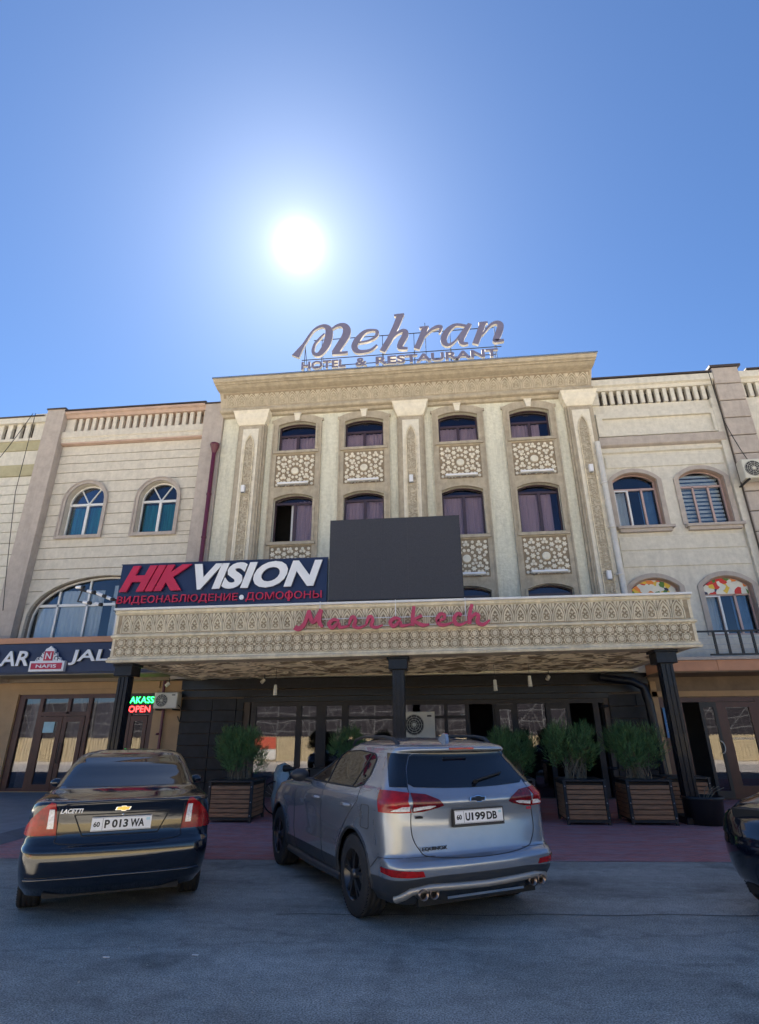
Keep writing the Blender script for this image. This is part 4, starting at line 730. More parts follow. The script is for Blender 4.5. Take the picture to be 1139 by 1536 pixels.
# ================================================================ shop on the right
sh_ = thing('right_shop_front', 'shop front with maroon frames under a salmon fascia, right of the hotel', 'shop front', (8, 16.5, 0))
x = 5.6; g = None
while x < 20: put('fascia_panel', G().box(x, x+1.42, 15.2, 16.19, 3.02, 3.28), 'orange', sh_); x += 1.43
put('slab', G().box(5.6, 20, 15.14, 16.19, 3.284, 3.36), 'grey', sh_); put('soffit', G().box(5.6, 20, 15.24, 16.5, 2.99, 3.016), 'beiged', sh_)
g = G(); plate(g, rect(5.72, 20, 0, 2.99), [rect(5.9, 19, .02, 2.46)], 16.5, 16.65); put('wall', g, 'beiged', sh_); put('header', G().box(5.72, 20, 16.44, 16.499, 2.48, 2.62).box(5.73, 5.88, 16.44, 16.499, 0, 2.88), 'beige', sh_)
g = G().box(5.9, 19, 16.52, 16.62, 2.34, 2.46).box(5.9, 19, 16.52, 16.62, 0, .25)
for a in (5.9, 6.35, 8.35, 9.3, 10.3, 11.3): g.box(a, a+.14, 16.51, 16.63, 0, 2.4)
put('frame', g, 'maroon', sh_); put('pane', G().box(6.04, 6.35, 16.56, 16.57, .25, 2.34), 'glassd', sh_)
for a, b in ((8.49, 9.3), (9.44, 10.3), (10.44, 11.3)): put('pane', G().box(a, b, 16.56, 16.57, .25, 2.34), 'glassd', sh_)
d = put('door', G().ring(rect(7.32, 8.33, .03, 2.33), rect(7.56, 8.15, .32, 2.2), 16.46, 16.52, closed=True), 'maroon', sh_); put('pane', G().box(7.56, 8.15, 16.49, 16.495, .32, 2.2), 'glassd', d); letters('lettering', 'AVIAKASSA', 7.58, 8.13, 1.40, 1.455, 16.487, .003, 'ivory', d, join=True)
d = put('door', G().ring([(v[0], v[1]) for v in rect(6.88, 7.30, .03, 2.33)], rect(6.96, 7.22, .2, 2.2), 16.40, 16.46, closed=True), 'blackm', sh_); put('pane', G().box(6.96, 7.22, 16.42, 16.425, .2, 2.2), 'glassd', d); put('handle', G().tube([(7.2+.09*sin(t), 16.37, 1.22+.15*cos(t)) for t in [i*pi/8 for i in range(9)]], .015, 6), 'ivory', d)
put('interior_room', G().box(5.8, 20, 19.5, 19.6, 0, 3).box(5.8, 5.86, 16.7, 19.5, 0, 3).box(5.8, 20, 16.66, 19.5, 2.9, 2.95), 'room', sh_)
g = put('info_sign', G().box(5.93, 6.33, 16.42, 16.44, 1.45, 2.2), 'blue', sh_); q = G()
for z, w in ((2.08, .2), (1.97, .28), (1.86, .3), (1.80, .3), (1.74, .26), (1.66, .3), (1.60, .3), (1.52, .2)): q.box(6.13-w/2, 6.13+w/2, 16.414, 16.419, z, z+.022)
put('print', q, 'white_l', g)
rl = thing('balcony_railing', 'low dark metal railing with thin wires on the ledge at the right', 'railing', (8, 15.3, 3.3))
put('top_rail', G().box(5.4, 14, 15.24, 15.30, 3.99, 4.03), 'blackm', rl); put('bottom_rail', G().box(6.95, 14, 15.24, 15.30, 3.40, 3.44), 'blackm', rl); g = G()
for z in (3.84, 3.68, 3.55): g.tube([(5.4, 15.27, z), (14, 15.27, z)], .008, 4)
put('wire', g, 'steel', rl)
fb = None
for i in range(22):
    if fb is None: fb = put('baluster', G().box(7.10, 7.15, 15.245, 15.295, 3.44, 3.99), 'blackm', rl)
    else: again(fb, (.315*i, 0, 0), rl)
# stained fruit posters in the two lower arches
def fruit():
    m = bpy.data.materials.new('fruit_print'); m.use_nodes = True; t = m.node_tree; p = t.nodes['Principled BSDF']; g = t.nodes.new('ShaderNodeNewGeometry'); v = t.nodes.new('ShaderNodeTexVoronoi'); v.inputs['Scale'].default_value = 6.5
    n = t.nodes.new('ShaderNodeTexNoise'); n.inputs['Scale'].default_value = 4; mx = t.nodes.new('ShaderNodeMix'); mx.data_type = 'RGBA'; mx.inputs[0].default_value = .12; t.links.new(g.outputs['Position'], n.inputs['Vector']); t.links.new(g.outputs['Position'], mx.inputs[6]); t.links.new(n.outputs['Color'], mx.inputs[7]); t.links.new(mx.outputs[2], v.inputs['Vector'])
    s = t.nodes.new('ShaderNodeSeparateColor'); t.links.new(v.outputs['Color'], s.inputs[0]); c = t.nodes.new('ShaderNodeValToRGB'); c.color_ramp.interpolation = 'CONSTANT'; e = c.color_ramp.elements; e[0].color = (.7, .68, .6, 1); e[1].position = .3; e[1].color = (.6, .03, .02, 1)
    for q, cc in ((.45, (.75, .5, .05, 1)), (.6, (.75, .72, .62, 1)), (.72, (.08, .2, .03, 1)), (.82, (.8, .25, .04, 1)), (.92, (.03, .03, .08, 1))): k = e.new(q); k.color = cc
    t.links.new(s.outputs[0], c.inputs[0]); t.links.new(c.outputs[0], p.inputs['Base Color']); return m
M['fruit'] = fruit()
for a, b, nm_ in ((5.66, 6.86, 'partly hidden fruit picture print in the arched window above the canopy end'), (7.62, 8.82, 'fruit picture print in the arched window above the railing')):
    o = put('window_print', G().prism([(p[0], p[1]) for p in seg(a, b, 5.22, 5.42, .26)], 16.325, 16.335), 'fruit', None, label=nm_, category='window print')
# cables
g = G()
def cable(pts, r=.012):
    P = []
    for (a, b) in zip(pts[:-1], pts[1:]):
        for k in range(8): t = k/8; P.append((a[0]+(b[0]-a[0])*t, a[1]+(b[1]-a[1])*t, a[2]+(b[2]-a[2])*t-.12*sin(pi*t)))
    P.append(pts[-1]); return P
o = put('cable', G().tube(cable([(-14.3, 15.9, 12.5), (-14.6, 14.9, 9.4), (-16.5, 14.2, 7.0)]), .012, 5), 'wirem', None, label='thin black cable sagging left from the parapet at the left edge', category='cable')
o = put('cable', G().tube(cable([(-14.2, 15.9, 12.5), (-13.9, 15.6, 9.2), (-13.35, 15.7, 5.2)]), .012, 5), 'wirem', None, label='thin black cable hanging down the grey pilaster on the left', category='cable')
o = put('cable', G().tube(cable([(9.1, 15.86, 12.4), (9.15, 15.86, 10.6), (9.55, 15.86, 9.1)]), .012, 5), 'wirem', None, label='thin black cable running down to the air conditioner on the right pilaster', category='cable')
# lamps hanging under the canopy
for x, y, z, lb in ((-4.05, 14, 2.60, 'left of the middle post'), (1.33, 14, 2.64, 'right of the middle post'), (2.15, 14, 2.72, 'small one further right of the middle post')):
    t = thing('hanging_lamp', 'small pendant lamp under the canopy, '+lb, 'pendant lamp', (x, y, z), 'pendant lamps under the canopy'); put('shade', G().lathe([(.0, .14), (.035, .13), (.045, 0), (.05, -.12), (.0, -.12)], (x, y, z), 'z', 12), 'ivory', t); put('cord', G().tube([(x, y, z+.13), (x, y, 3.12)], .006, 4), 'blackm', t)
for x, y, lb in ((-4.75, 15.3, 'left end'), (-.9, 12.8, 'middle'), (2.9, 15.6, 'right end'), (-7.75, 15.9, 'shop side')):
    t = thing('spotlight', 'small round spotlight under the soffit at its '+lb, 'spotlight', (x, y, 3.0), 'spotlights under the soffit'); put('head', G().tube([(x, y, 2.98), (x-.06, y-.06, 2.9)], .05, 10), 'ivory', t); put('mount', G().tube([(x, y, 3.12), (x, y, 2.96)], .015, 5), 'blackm', t)
# ================================================================ planters and shrubs
def planter(name, label, x, y, w, h, d=.8, rz=0):
    t = thing(name, label, 'planter', (0, 0, 0), 'slatted wooden planters'); a, b = -w/2, w/2
    n = 7; hh = (h-.14)/n
    for face in ('f', 'l', 'r', 'b'):
        for k in range(n):
            z0 = .09+k*hh
            if face == 'f': g = G().box(a+.045, b-.045, -.02, 0, z0, z0+hh-.012, b=.004)
            elif face == 'b': g = G().box(a+.045, b-.045, d, d+.02, z0, z0+hh-.012)
            elif face == 'l': g = G().box(a-.0, a+.02, .04, d-.04, z0, z0+hh-.012)
            else: g = G().box(b-.02, b, .04, d-.04, z0, z0+hh-.012)
            put('slat', g, 'wood', t)
    g = G()
    for sx in (a-.01, b-.04):
        for sy in (-.03, d-.01): g.box(sx, sx+.05, sy, sy+.05, 0, h)
    g.box(a-.02, b+.02, -.04, d+.05, h, h+.03).box(a, b, -.035, -.021, .04, .085); put('frame', g, 'blackm', t); put('soil', G().box(a+.03, b-.03, .03, d-.03, .05, h-.02), 'soil', t)
    g = G(); [g.lathe([(0, -.044), (.011, -.04), (.011, -.03)], (sx, 0, z), 'y', 8) for sx in (a+.015, b-.015) for z in (.12, h*.5, h-.08)]; put('bolt', g, 'steel', t)
    t.location = (x, y, .004); t.rotation_euler.z = rz; return t
def shrub_meshes(seed, w, hgt, n=60, dens=5200):
    rr = random.Random(seed); st = G(); lf = G(); l2 = G(); lobes = [(rr.uniform(-.27, .27)*w, rr.uniform(-.15, .15)*w, hgt*rr.uniform(.38, .70), w*rr.uniform(.17, .28), hgt*rr.uniform(.24, .36)) for _ in range(9)]
    for i in range(n):
        a = rr.random()*2*pi; r = rr.random()**.5*w*.20; x, y = r*cos(a), r*sin(a)*.8; L_ = rr.choice(lobes); q = []
        for k in range(6): t = k/5; q.append((x+(L_[0]+rr.gauss(0, .03)-x)*t**1.4+rr.gauss(0, .008), y+(L_[1]+rr.gauss(0, .03)-y)*t**1.4, (L_[2]+L_[4]*rr.uniform(-.2, .7))*t))
        st.tube(q, [.007, .006, .005, .004, .003, .0015], 4, cap=False)
    for i in range(dens):                       # feathery sprays filling uneven lobes
        L_ = rr.choice(lobes); d0 = Vector((rr.gauss(0, 1), rr.gauss(0, 1), rr.gauss(0, 1))).normalized(); m_ = rr.random()**.45; p = Vector((L_[0]+d0.x*L_[3]*m_, L_[1]+d0.y*L_[3]*m_*.85, L_[2]+d0.z*L_[4]*m_))
        if p.z < .04 or noise.noise(p*5+Vector((seed, 0, 0))) < -.28: continue
        d = (d0*.6+Vector((rr.gauss(0, .35), rr.gauss(0, .35), .75))).normalized(); L = rr.uniform(.06, .13); tgt = lf if rr.random() < .85 else l2; side = d.orthogonal().normalized(); side.rotate(Matrix.Rotation(rr.random()*6.28, 3, d)); wv = side.cross(d)*.0055
        for m in range(5):
            c = p+d*L*(m+1)/5; ll = .030*(1-m/8)
            for s in (1, -1): e = c+(side*s*.8+d*.6)*ll; tgt.add([c-wv, e, c+wv], [(0, 1, 2)])
        tgt.add([p-wv*.5, p+d*L*1.25, p+wv*.5], [(0, 1, 2)])
    return st, lf, l2
def shrub(name, label, x, y, z, seed, w, h):
    t = thing(name, label, 'shrub', (0, 0, 0), 'shrubs in the planters'); st, lf, l2 = shrub_meshes(seed, w, h)
    put('stem', st, 'twig', t); put('foliage', lf, 'leaf', t, kind='stuff'); put('foliage', l2, 'leaf2', t, kind='stuff'); t.location = (x, y, z); return t
planter('planter', 'dark slatted wooden planter between the black sedan and the silver car', -4.17, 11.75, .88, .70); shrub('conifer_shrub', 'bushy conifer in the planter between the two cars', -4.17, 12.15, .68, 1, 1.2, 1.12)
planter('planter', 'wooden planter mostly hidden behind the rear right corner of the silver car', 1.35, 12.3, .85, .70); shrub('conifer_shrub', 'conifer rising behind the right rear of the silver car', 1.42, 12.6, .68, 2, 1.1, 1.08)
planter('planter', 'wooden planter with seven warm brown slats, first one right of the silver car', 2.62, 11.85, .76, .72); shrub('conifer_shrub', 'conifer with bare lower stems in the first planter right of the silver car', 2.55, 12.2, .7, 3, 1.12, 1.12)
planter('planter', 'wooden planter with greyer slats beside the right canopy post', 3.80, 11.9, .80, .72); shrub('conifer_shrub', 'roundest dark green conifer beside the right canopy post', 3.75, 12.25, .7, 14, 1.22, 1.16)
planter('planter', 'wooden planter hidden behind the silver car roof', -1.95, 12.6, .85, .70); shrub('conifer_shrub', 'thin conifer showing over the roof of the silver car', -2.05, 12.9, .68, 5, .95, 1.05)
planter('planter', 'dark planter standing back behind the right canopy post', 4.9, 12.9, .8, .70)
t = thing('plant_tub', 'black round tub at the foot of the right canopy post', 'tub', (4.72, 12.0, 0)); put('tub', G().lathe([(0, 0), (.30, 0), (.34, .40), (.37, .42), (.37, .46), (.33, .46), (.32, .38), (0, .38)], (4.78, 12.1, .01), 'z', 24), 'blackm', t); put('soil', G().lathe([(0, .40), (.32, .40)], (4.78, 12.1, .01), 'z', 16), 'soil', t)
g = G(); rr = random.Random(4)
for i in range(7): a = rr.random()*6.28; g.tube([(4.78+.1*cos(a), 12.1+.1*sin(a), .4), (4.78+.25*cos(a), 12.1+.2*sin(a), .55), (4.78+.42*cos(a), 12.1+.3*sin(a), .62)], .008, 4)
put('twig', g, 'twig', t)
t = thing('bicycle', 'black bicycle leaning by the glass front left of the silver car', 'bicycle', (0, 0, 0))
for x in (-.5, .5):
    w_ = put('wheel', G().tube([(x+.32*cos(a), 0, .33+.32*sin(a)) for a in [2*pi*i/24 for i in range(24)]], .014, 6, closed=True), 'rubber', t); g = G(); [g.tube([(x, 0, .33), (x+.31*cos(a), 0, .33+.31*sin(a))], .002, 3) for a in [2*pi*i/14 for i in range(14)]]; put('spoke', g, 'steel', w_)
put('frame', G().tube([(-.5, 0, .33), (-.05, 0, .30), (.36, 0, .72), (-.17, 0, .76), (-.05, 0, .30)], .015, 6).tube([(-.5, 0, .33), (-.17, 0, .76)], .01, 6).tube([(.5, 0, .33), (.33, 0, .85)], .014, 6).tube([(-.17, 0, .76), (-.2, 0, .88)], .012, 6), 'blackm', t); put('saddle', G().tube([(-.32, 0, .90), (-.2, 0, .91), (-.08, 0, .90)], [.07, .06, .025], 8), 'blackm', t); put('handlebar', G().tube([(.25, -.26, .95), (.34, -.1, .92), (.33, 0, .90), (.34, .1, .92), (.25, .26, .95)], .012, 6), 'steel', t); put('basket', G().box(.36, .62, -.15, .15, .72, .92), 'blackm', t)
t.location = (-3.05, 12.75, .005); t.rotation_euler = (R(6), 0, R(-12))
t = thing('wrapped_bundle', 'pale plastic-wrapped bundle beside the bicycle and the left planter', 'bundle', (-3.45, 12.6, 0)); g = G().lathe([(0, 0), (.2, .02), (.24, .3), (.2, .6), (.22, .8), (.12, .95), (0, 1.0)], (-3.42, 12.9, .01), 'z', 14); rr = random.Random(2); g.v = [(x+rr.gauss(0, .015), y+rr.gauss(0, .015), z) for x, y, z in g.v]; put('wrap', g, mat('plastic_wrap', (.38, .48, .52), .3, var=.2, scale=8), t)
for (x, y, lb) in ((-1.95, 4.95, 'right one of two'), (-2.6, 4.85, 'left one of two')):
    o = put('paper_scrap', G().box(x, x+.05, y, y+.012, .004, .008), 'litter', None, label='tiny white scrap of paper on the asphalt, '+lb, category='litter')
g = G(); rr = random.Random(21)
for i in range(1500):
    x, y = rr.uniform(-7, 6), rr.uniform(3.2, 8.2); r = rr.choice((.003, .004, .006, .009)); g.add([(x-r, y, .0), (x, y-r, .0), (x+r, y, .0), (x, y+r, 0), (x+r*.2, y, r*.9)], [(0, 1, 4), (1, 2, 4), (2, 3, 4), (3, 0, 4)])
put('grit', g, mat('grit_stone', (.42, .40, .36), .9, var=.3, scale=60), None, kind='stuff', label='loose grit scattered over the asphalt', category='grit')
# ================================================================ the far side of the square, behind the viewer, seen in glass and paint
fn = thing('street_fence', 'yellow corrugated fence across the street, seen mirrored in the glass', 'fence', (0, -7, 0)); g = G(); x = -60
while x < 60: g.box(x, x+.11, -7.05, -7.0, 0, 1.55); x += .22
g.box(-60, 60, -7.12, -7.055, 0, 1.5); put('sheeting', g, 'fence', fn, kind='stuff'); put('banner', G().box(-13.4, -11.3, -6.99, -6.97, .75, 1.5), 'fencer', fn); put('banner', G().box(-13.4, -11.3, -6.99, -6.97, .1, .72), 'ivory', fn)
gs = thing('grandstand_frame', 'white steel trusses of an unfinished stand, seen mirrored in the glass', 'steel frame', (0, -14, 0)); g = G(); rr = random.Random(9)
for k in range(-20, 21):
    x = k*2.6; g.tube([(x, -13, 0), (x, -13, 4.4)], .05, 4)
    for z in (1.9, 2.6, 3.3, 4.2): g.tube([(x, -13, z), (x+2.6, -13, z+rr.uniform(-.3, .3))], .035, 4)
    g.tube([(x, -13, 1.6), (x+2.6, -13, 4.2)], .03, 4); g.tube([(x+2.6, -13, 1.6), (x+1.3, -13, 4.2)], .03, 4)
    for q in range(5): xx = x+q*.52; g.tube([(xx, -13.4, 1.7), (xx+rr.uniform(-.3, .3), -13.4, 2.9)], .02, 3)
put('truss', g, 'truss', gs, kind='stuff'); put('back_wall', G().box(-70, 70, -20, -19, 0, 4.6), 'bframe', gs)
# ================================================================ vehicles
def catmull(keys, n):
    res = []
    for i in range(len(keys)-1):
        a, b, c, d = keys[max(0, i-1)], keys[i], keys[i+1], keys[min(len(keys)-1, i+2)]
        for k in range(n):
            t = k/n; res.append([b_+(c_-b_)*t if j == 0 else .5*(2*b_+(c_-a_)*t*.8+(2*a_-5*b_+4*c_-d_)*t*t*.8+(3*b_-a_-3*c_+d_)*t**3*.8)+.5*0+(.2*((b_+(c_-b_)*t)-b_))*1.0 if False else (b_+(c_-b_)*t)*.45+.55*.5*((2*b_)+(c_-a_)*t+(2*a_-5*b_+4*c_-d_)*t*t+(3*b_-a_-3*c_+d_)*t**3) for j, (a_, b_, c_, d_) in enumerate(zip(a, b, c, d))])
    res.append(list(keys[-1])); return res
def car_shell(keys, wheels, flare, n=4, sub=.12):
    """closed plan outlines at rising heights: (z, rear x, front x, half width, rear corner, corner length, rear bow, front corner)"""
    rows = []
    for z, xr, xf, w, rc, rl, bow, fc in catmull(keys, n):
        h = []; rc = min(rc, w*.9); nA, nB, nC = 12, 9, 44
        for i in range(nA): y = (w-rc)*i/nA; h.append((xr+bow*(y/w)**2.4, y))
        p0 = (xr+bow*((w-rc)/w)**2.4, w-rc); xm = (xr+xf)/2; L = (xf-xr)/2
        sy = lambda x: w*(1-.055*abs((x-xm)/L)**2.5)
        p2x = xr+bow*.8+rl; p2 = (p2x, sy(p2x)); p1 = (xr+bow*.95, w*.985)
        for i in range(nB): t = i/nB; h.append(tuple((1-t)**2*p0[k]+2*t*(1-t)*p1[k]+t*t*p2[k] for k in (0, 1)))
        fx = xf-min(.55, L*.5); 
        for i in range(nC): x = p2x+(fx-p2x)*i/nC; h.append((x, sy(x)))
        p0 = (fx, sy(fx)); p1 = (xf-fc*.25, w*.93); p2 = (xf, w*.45)
        for i in range(nB): t = i/nB; h.append(tuple((1-t)**2*p0[k]+2*t*(1-t)*p1[k]+t*t*p2[k] for k in (0, 1)))
        for i in range(7): h.append((xf+.02*sin(i/6*pi/2), w*.45*(1-i/6)))
        rows.append([(x, y, z) for x, y in h])
    m = len(rows[0]); bm = bmesh.new(); V = []
    for r in rows:
        rr = []
        for (x, y, z) in r:
            for wx, wz, wr in wheels:
                d = math.hypot(x-wx, z-wz); k = max(0, 1-abs(d-wr*1.12)/(wr*.38)); y += flare*k*k*(1 if y > .5 else 0)
            rr.append((x, y, z))
        V.append(([bm.verts.new(p) for p in rr], [None]*m))
        L_ = V[-1][0]; Rr = V[-1][1]
        for i, p in enumerate(rr): Rr[i] = L_[i] if abs(p[1]) < 1e-4 else bm.verts.new((p[0], -p[1], p[2]))
    def face(*v):
        u = []; [u.append(q) for q in v if q not in u]
        if len(u) > 2:
            try: bm.faces.new(u).smooth = True
            except ValueError: pass
    for a, b in zip(V[:-1], V[1:]):
        for i in range(m-1): face(a[0][i], b[0][i], b[0][i+1], a[0][i+1]); face(a[1][i], a[1][i+1], b[1][i+1], b[1][i])
    t = V[-1]
    for i in range(m-1): face(t[0][i], t[1][i], t[1][i+1], t[0][i+1])
    bmesh.ops.remove_doubles(bm, verts=bm.verts, dist=1e-5); bmesh.ops.recalc_face_normals(bm, faces=bm.faces); return bm
def inside(p, poly):
    c = False; n = len(poly)
    for i in range(n):
        (x1, y1), (x2, y2) = poly[i], poly[i-1]
        if (y1 > p[1]) != (y2 > p[1]) and p[0] < (x2-x1)*(p[1]-y1)/(y2-y1)+x1: c = not c
    return c
def cut(bm, poly, ax, sgn, lim=None, front=None):
    """cut the shell along a polygon seen along ax ('x' = y,z view, 'y' = x,z view) on the side sgn"""
    iu = 1 if ax == 'x' else 0; ia = 0 if ax == 'x' else 1; us = [p[0] for p in poly]; vs = [p[1] for p in poly]; u0, u1, v0, v1 = min(us)-.02, max(us)+.02, min(vs)-.02, max(vs)+.02
    def near(f):
        c = f.calc_center_median()
        if ax == 'y' and c.y*sgn <= .02: return False
        if ax == 'x' and (c.x > (lim if lim is not None else 1.0) if sgn < 0 else c.x < (lim if lim is not None else 1.5)): return False
        a = [v.co[iu] for v in f.verts]; b = [v.co.z for v in f.verts]; return max(a) > u0 and min(a) < u1 and max(b) > v0 and min(b) < v1
    for i in range(len(poly)):
        p, q = poly[i-1], poly[i]; d = (q[0]-p[0], q[1]-p[1])
        if abs(d[0])+abs(d[1]) < 1e-6: continue
        no = Vector((0, -d[1], d[0])) if ax == 'x' else Vector((-d[1], 0, d[0])); co = Vector((0, p[0], p[1])) if ax == 'x' else Vector((p[0], 0, p[1]))
        fs = [f for f in bm.faces if near(f)]; ge = set(fs)
        for f in fs: ge.update(f.edges); ge.update(f.verts)
        bmesh.ops.bisect_plane(bm, geom=list(ge), dist=1e-5, plane_co=co, plane_no=no.normalized())
    if front:                                   # end the cut along a slanted line seen from the side
        (xa, za), (xb, zb) = front; no = Vector((zb-za, 0, xa-xb)).normalized(); fs = [f for f in bm.faces if near(f)]; ge = set(fs)
        for f in fs: ge.update(f.edges); ge.update(f.verts)
        bmesh.ops.bisect_plane(bm, geom=list(ge), dist=1e-5, plane_co=Vector((xa, 0, za)), plane_no=no)
        return [f for f in bm.faces if near(f) and (f.calc_center_median()-Vector((xa, 0, za))).dot(no) < 0 and inside((f.calc_center_median()[iu], f.calc_center_median().z), poly)]
    return [f for f in bm.faces if near(f) and inside((f.calc_center_median()[iu], f.calc_center_median().z), poly)]
def lift(bm, fs, off, name, m, parent, back=.02, remove=False, **k):
    bm.normal_update(); ids = {}; g = G(); no = []
    for f in fs:
        for v in f.verts:
            if v not in ids: ids[v] = len(g.v); g.v.append(tuple(v.co+v.normal*off)); no.append(v)
        g.f.append(tuple(ids[v] for v in f.verts)); g.m.append(0); g.sm.append(True)
    S_ = set(fs); base = {}
    for f in fs:
        for e in f.edges:
            if sum(1 for q in e.link_faces if q in S_) == 1:
                lp = [l for l in f.loops if l.edge == e][0]; a, b = lp.vert, lp.link_loop_next.vert
                for v in (a, b):
                    if v not in base: base[v] = (len(g.v), len(g.v)+1); g.v += [tuple(v.co+v.normal*off), tuple(v.co-v.normal*back)]
                g.f.append((base[b][0], base[a][0], base[a][1], base[b][1])); g.m.append(0); g.sm.append(False)
    o = put(name, g, m, parent, **k) if g.f else None
    if remove: bmesh.ops.delete(bm, geom=fs, context='FACES')
    return o
from mathutils.bvhtree import BVHTree
def onto(bvh, pts, ax, sgn, off=0, step=.04):
    out_ = []
    P = []
    for a, b in zip(pts[:-1], pts[1:]):
        n = max(1, int(math.hypot(b[0]-a[0], b[1]-a[1])/step)); P += [(a[0]+(b[0]-a[0])*k/n, a[1]+(b[1]-a[1])*k/n) for k in range(n)]
    for p in P+[pts[-1]]:
        o = Vector((sgn*9, p[0], p[1])) if ax == 'x' else Vector((p[0], sgn*9, p[1])); d = Vector((-sgn, 0, 0)) if ax == 'x' else Vector((0, -sgn, 0)); h = bvh.ray_cast(o, d)
        if h[0] is not None: out_.append(tuple(h[0]+h[1]*off))
    return out_
def spl(pts, n=4):
    P = [Vector((p[0], p[1])) for p in pts]; r = []
    for i in range(len(P)-1):
        a, b, c, d = P[max(0, i-1)], P[i], P[i+1], P[min(len(P)-1, i+2)]
        for k in range(n): t = k/n; q = .5*((2*b)+(c-a)*t+(2*a-5*b+4*c-d)*t*t+(3*b-a-3*c+d)*t**3); r.append((q.x, q.y))
    return r+[tuple(P[-1])]
def mir(p): return [(-a, b) for a, b in p]
def paint(name, col, metal, rough, coat=1, var=0, spec=.5):
    return mat(name, col, rough, metal, var=var, scale=2, coat=coat, spec=spec)
M['silver'] = paint('silver_paint', (.28, .32, .385), .55, .27, 1, .05); M['blackp'] = paint('black_paint', (.004, .006, .014), 0, .12, 1); M['cladding'] = mat('dark_cladding', (.025, .03, .04), .5, var=.1, coat=.2)
M['carglass'] = mat('car_glass', (.006, .008, .013), .03, spec=.55, var=0, coat=.15); M['lightred'] = mat('red_lamp', (.32, .004, .006), .25, coat=.25, var=.3, scale=14); M['lightred2'] = mat('dark_red_lamp', (.13, .003, .006), .25, coat=.25, var=.3, scale=20); M['lightamber'] = mat('amber_lamp', (.30, .010, .010), .25, coat=.25, var=.1, scale=30)
M['lightwhite'] = mat('clear_lamp', (.75, .75, .78), .1, coat=1, var=.2, scale=50); M['chrome'] = mat('chrome', (.75, .75, .76), .12, 1, var=0); M['seal'] = mat('rubber_seal', (.006, .006, .007), .6, var=0); M['goldb'] = mat('gold_badge', (.75, .48, .12), .25, .8, var=0); M['plate'] = mat('plate_white', (.75, .76, .78), .4, var=0); M['tip'] = mat('dull_tip', (.28, .22, .19), .3, 1, var=0); M['skid'] = mat('skid_silver', (.42, .40, .37), .4, .6, var=0)
def rim_wheel(parent, x, y, r, w, side, spokes, m_sp, name='wheel'):
    s = side; g = G().lathe([(r*.62, -w/2), (r*.80, -w/2*.98), (r*.95, -w/2*.92), (r*.995, -w/2*.75), (r, -w*.25), (r, w*.25), (r*.995, w/2*.75), (r*.95, w/2*.92), (r*.80, w/2*.98), (r*.62, w/2)], (x, y, r), 'y', 48)
    for k in range(4):                          # tread grooves are cut between raised ribs
        yy = -w*.33+w*.22*k; g.lathe([(r-.001, yy-.018), (r+.004, yy-.016), (r+.004, yy+.016), (r-.001, yy+.018)], (x, y, r), 'y', 48)
    for k in range(64):
        a = 2*pi*k/64
        for e in (-1, 1): g.tube([(x+(r-.004)*cos(a), y+e*w*.38, r+(r-.004)*sin(a)), (x+(r+.0)*cos(a+.05), y+e*w*.46, r+(r-.012)*sin(a+.05))], .007, 3)
    t = put(name, g, 'rubber', parent); o = y+s*w*.40
    g = G().lathe([(r*.66, s*(w*.08)), (r*.655, s*w*.04), (r*.60, s*w*.0), (r*.585, -s*w*.35), (r*.58, -s*w*.7)], (x, o, r), 'y', 40); g.lathe([(0, -s*w*.5), (r*.58, -s*w*.5)], (x, o, r), 'y', 24)
    put('rim', g, m_sp, t); g = G()
    for k in range(spokes):
        for dd in ((-.17, .17) if spokes == 5 else (0,)):
            a = 2*pi*k/spokes+.3; a2 = a+dd; b = Vector((cos(a), 0, sin(a))); c = Vector((cos(a2), 0, sin(a2))); tn = Vector((-sin(a2), 0, cos(a2))); C_ = Vector((x, o, r)); wd = .018 if spokes == 5 else .03
            p = C_+b*r*.12; q = C_+c*r*.63; v = [p-tn*wd+Vector((0, s*.015, 0)), p+tn*wd+Vector((0, s*.015, 0)), q+tn*wd*.8+Vector((0, s*.01, 0)), q-tn*wd*.8+Vector((0, s*.01, 0))]; bk = [u-Vector((0, s*.04, 0)) for u in v]
            g.add(v+bk, [(0, 1, 2, 3), (4, 7, 6, 5), (0, 4, 5, 1), (1, 5, 6, 2), (2, 6, 7, 3), (3, 7, 4, 0)])
    g.lathe([(0, s*.03), (r*.13, s*.025), (r*.16, -s*.02)], (x, o, r), 'y', 16); put('spoke', fix(g), m_sp, t)
    put('brake_disc', G().lathe([(0, -s*w*.3), (r*.42, -s*w*.3)], (x, o, r), 'y', 24), 'steel', t); return t
def flatglyph(parent, name, text, y0, y1, z0, z1, x, m, bold=.01, shear=0, tilt=0, depth=.004):
    """lettering on the rear of a car: reads from behind, so it runs towards -y"""
    g0 = G(); gl = glyphs(text, bold); al = [c for v, _ in gl for c in v]; ax, bx = min(c.x for c in al), max(c.x for c in al); az, bz = min(c.y for c in al), max(c.y for c in al); sh = shear*(z1-z0)
    for v, fs in gl:
        o = len(g0.v); g0.v += [(x-(depth if c.z > 0 else 0)+tilt*((c.y-az)/(bz-az)*(z1-z0)), y0+(y1-y0-math.copysign(sh, y1-y0))*(c.x-ax)/(bx-ax)+math.copysign(sh, y1-y0)*(c.y-az)/(bz-az), z0+(c.y-az)/(bz-az)*(z1-z0)) for c in v]
        for f, mi in fs: g0.f.append(tuple(i+o for i in f)); g0.m.append(0); g0.sm.append(False)
    return put(name, g0, m, parent)
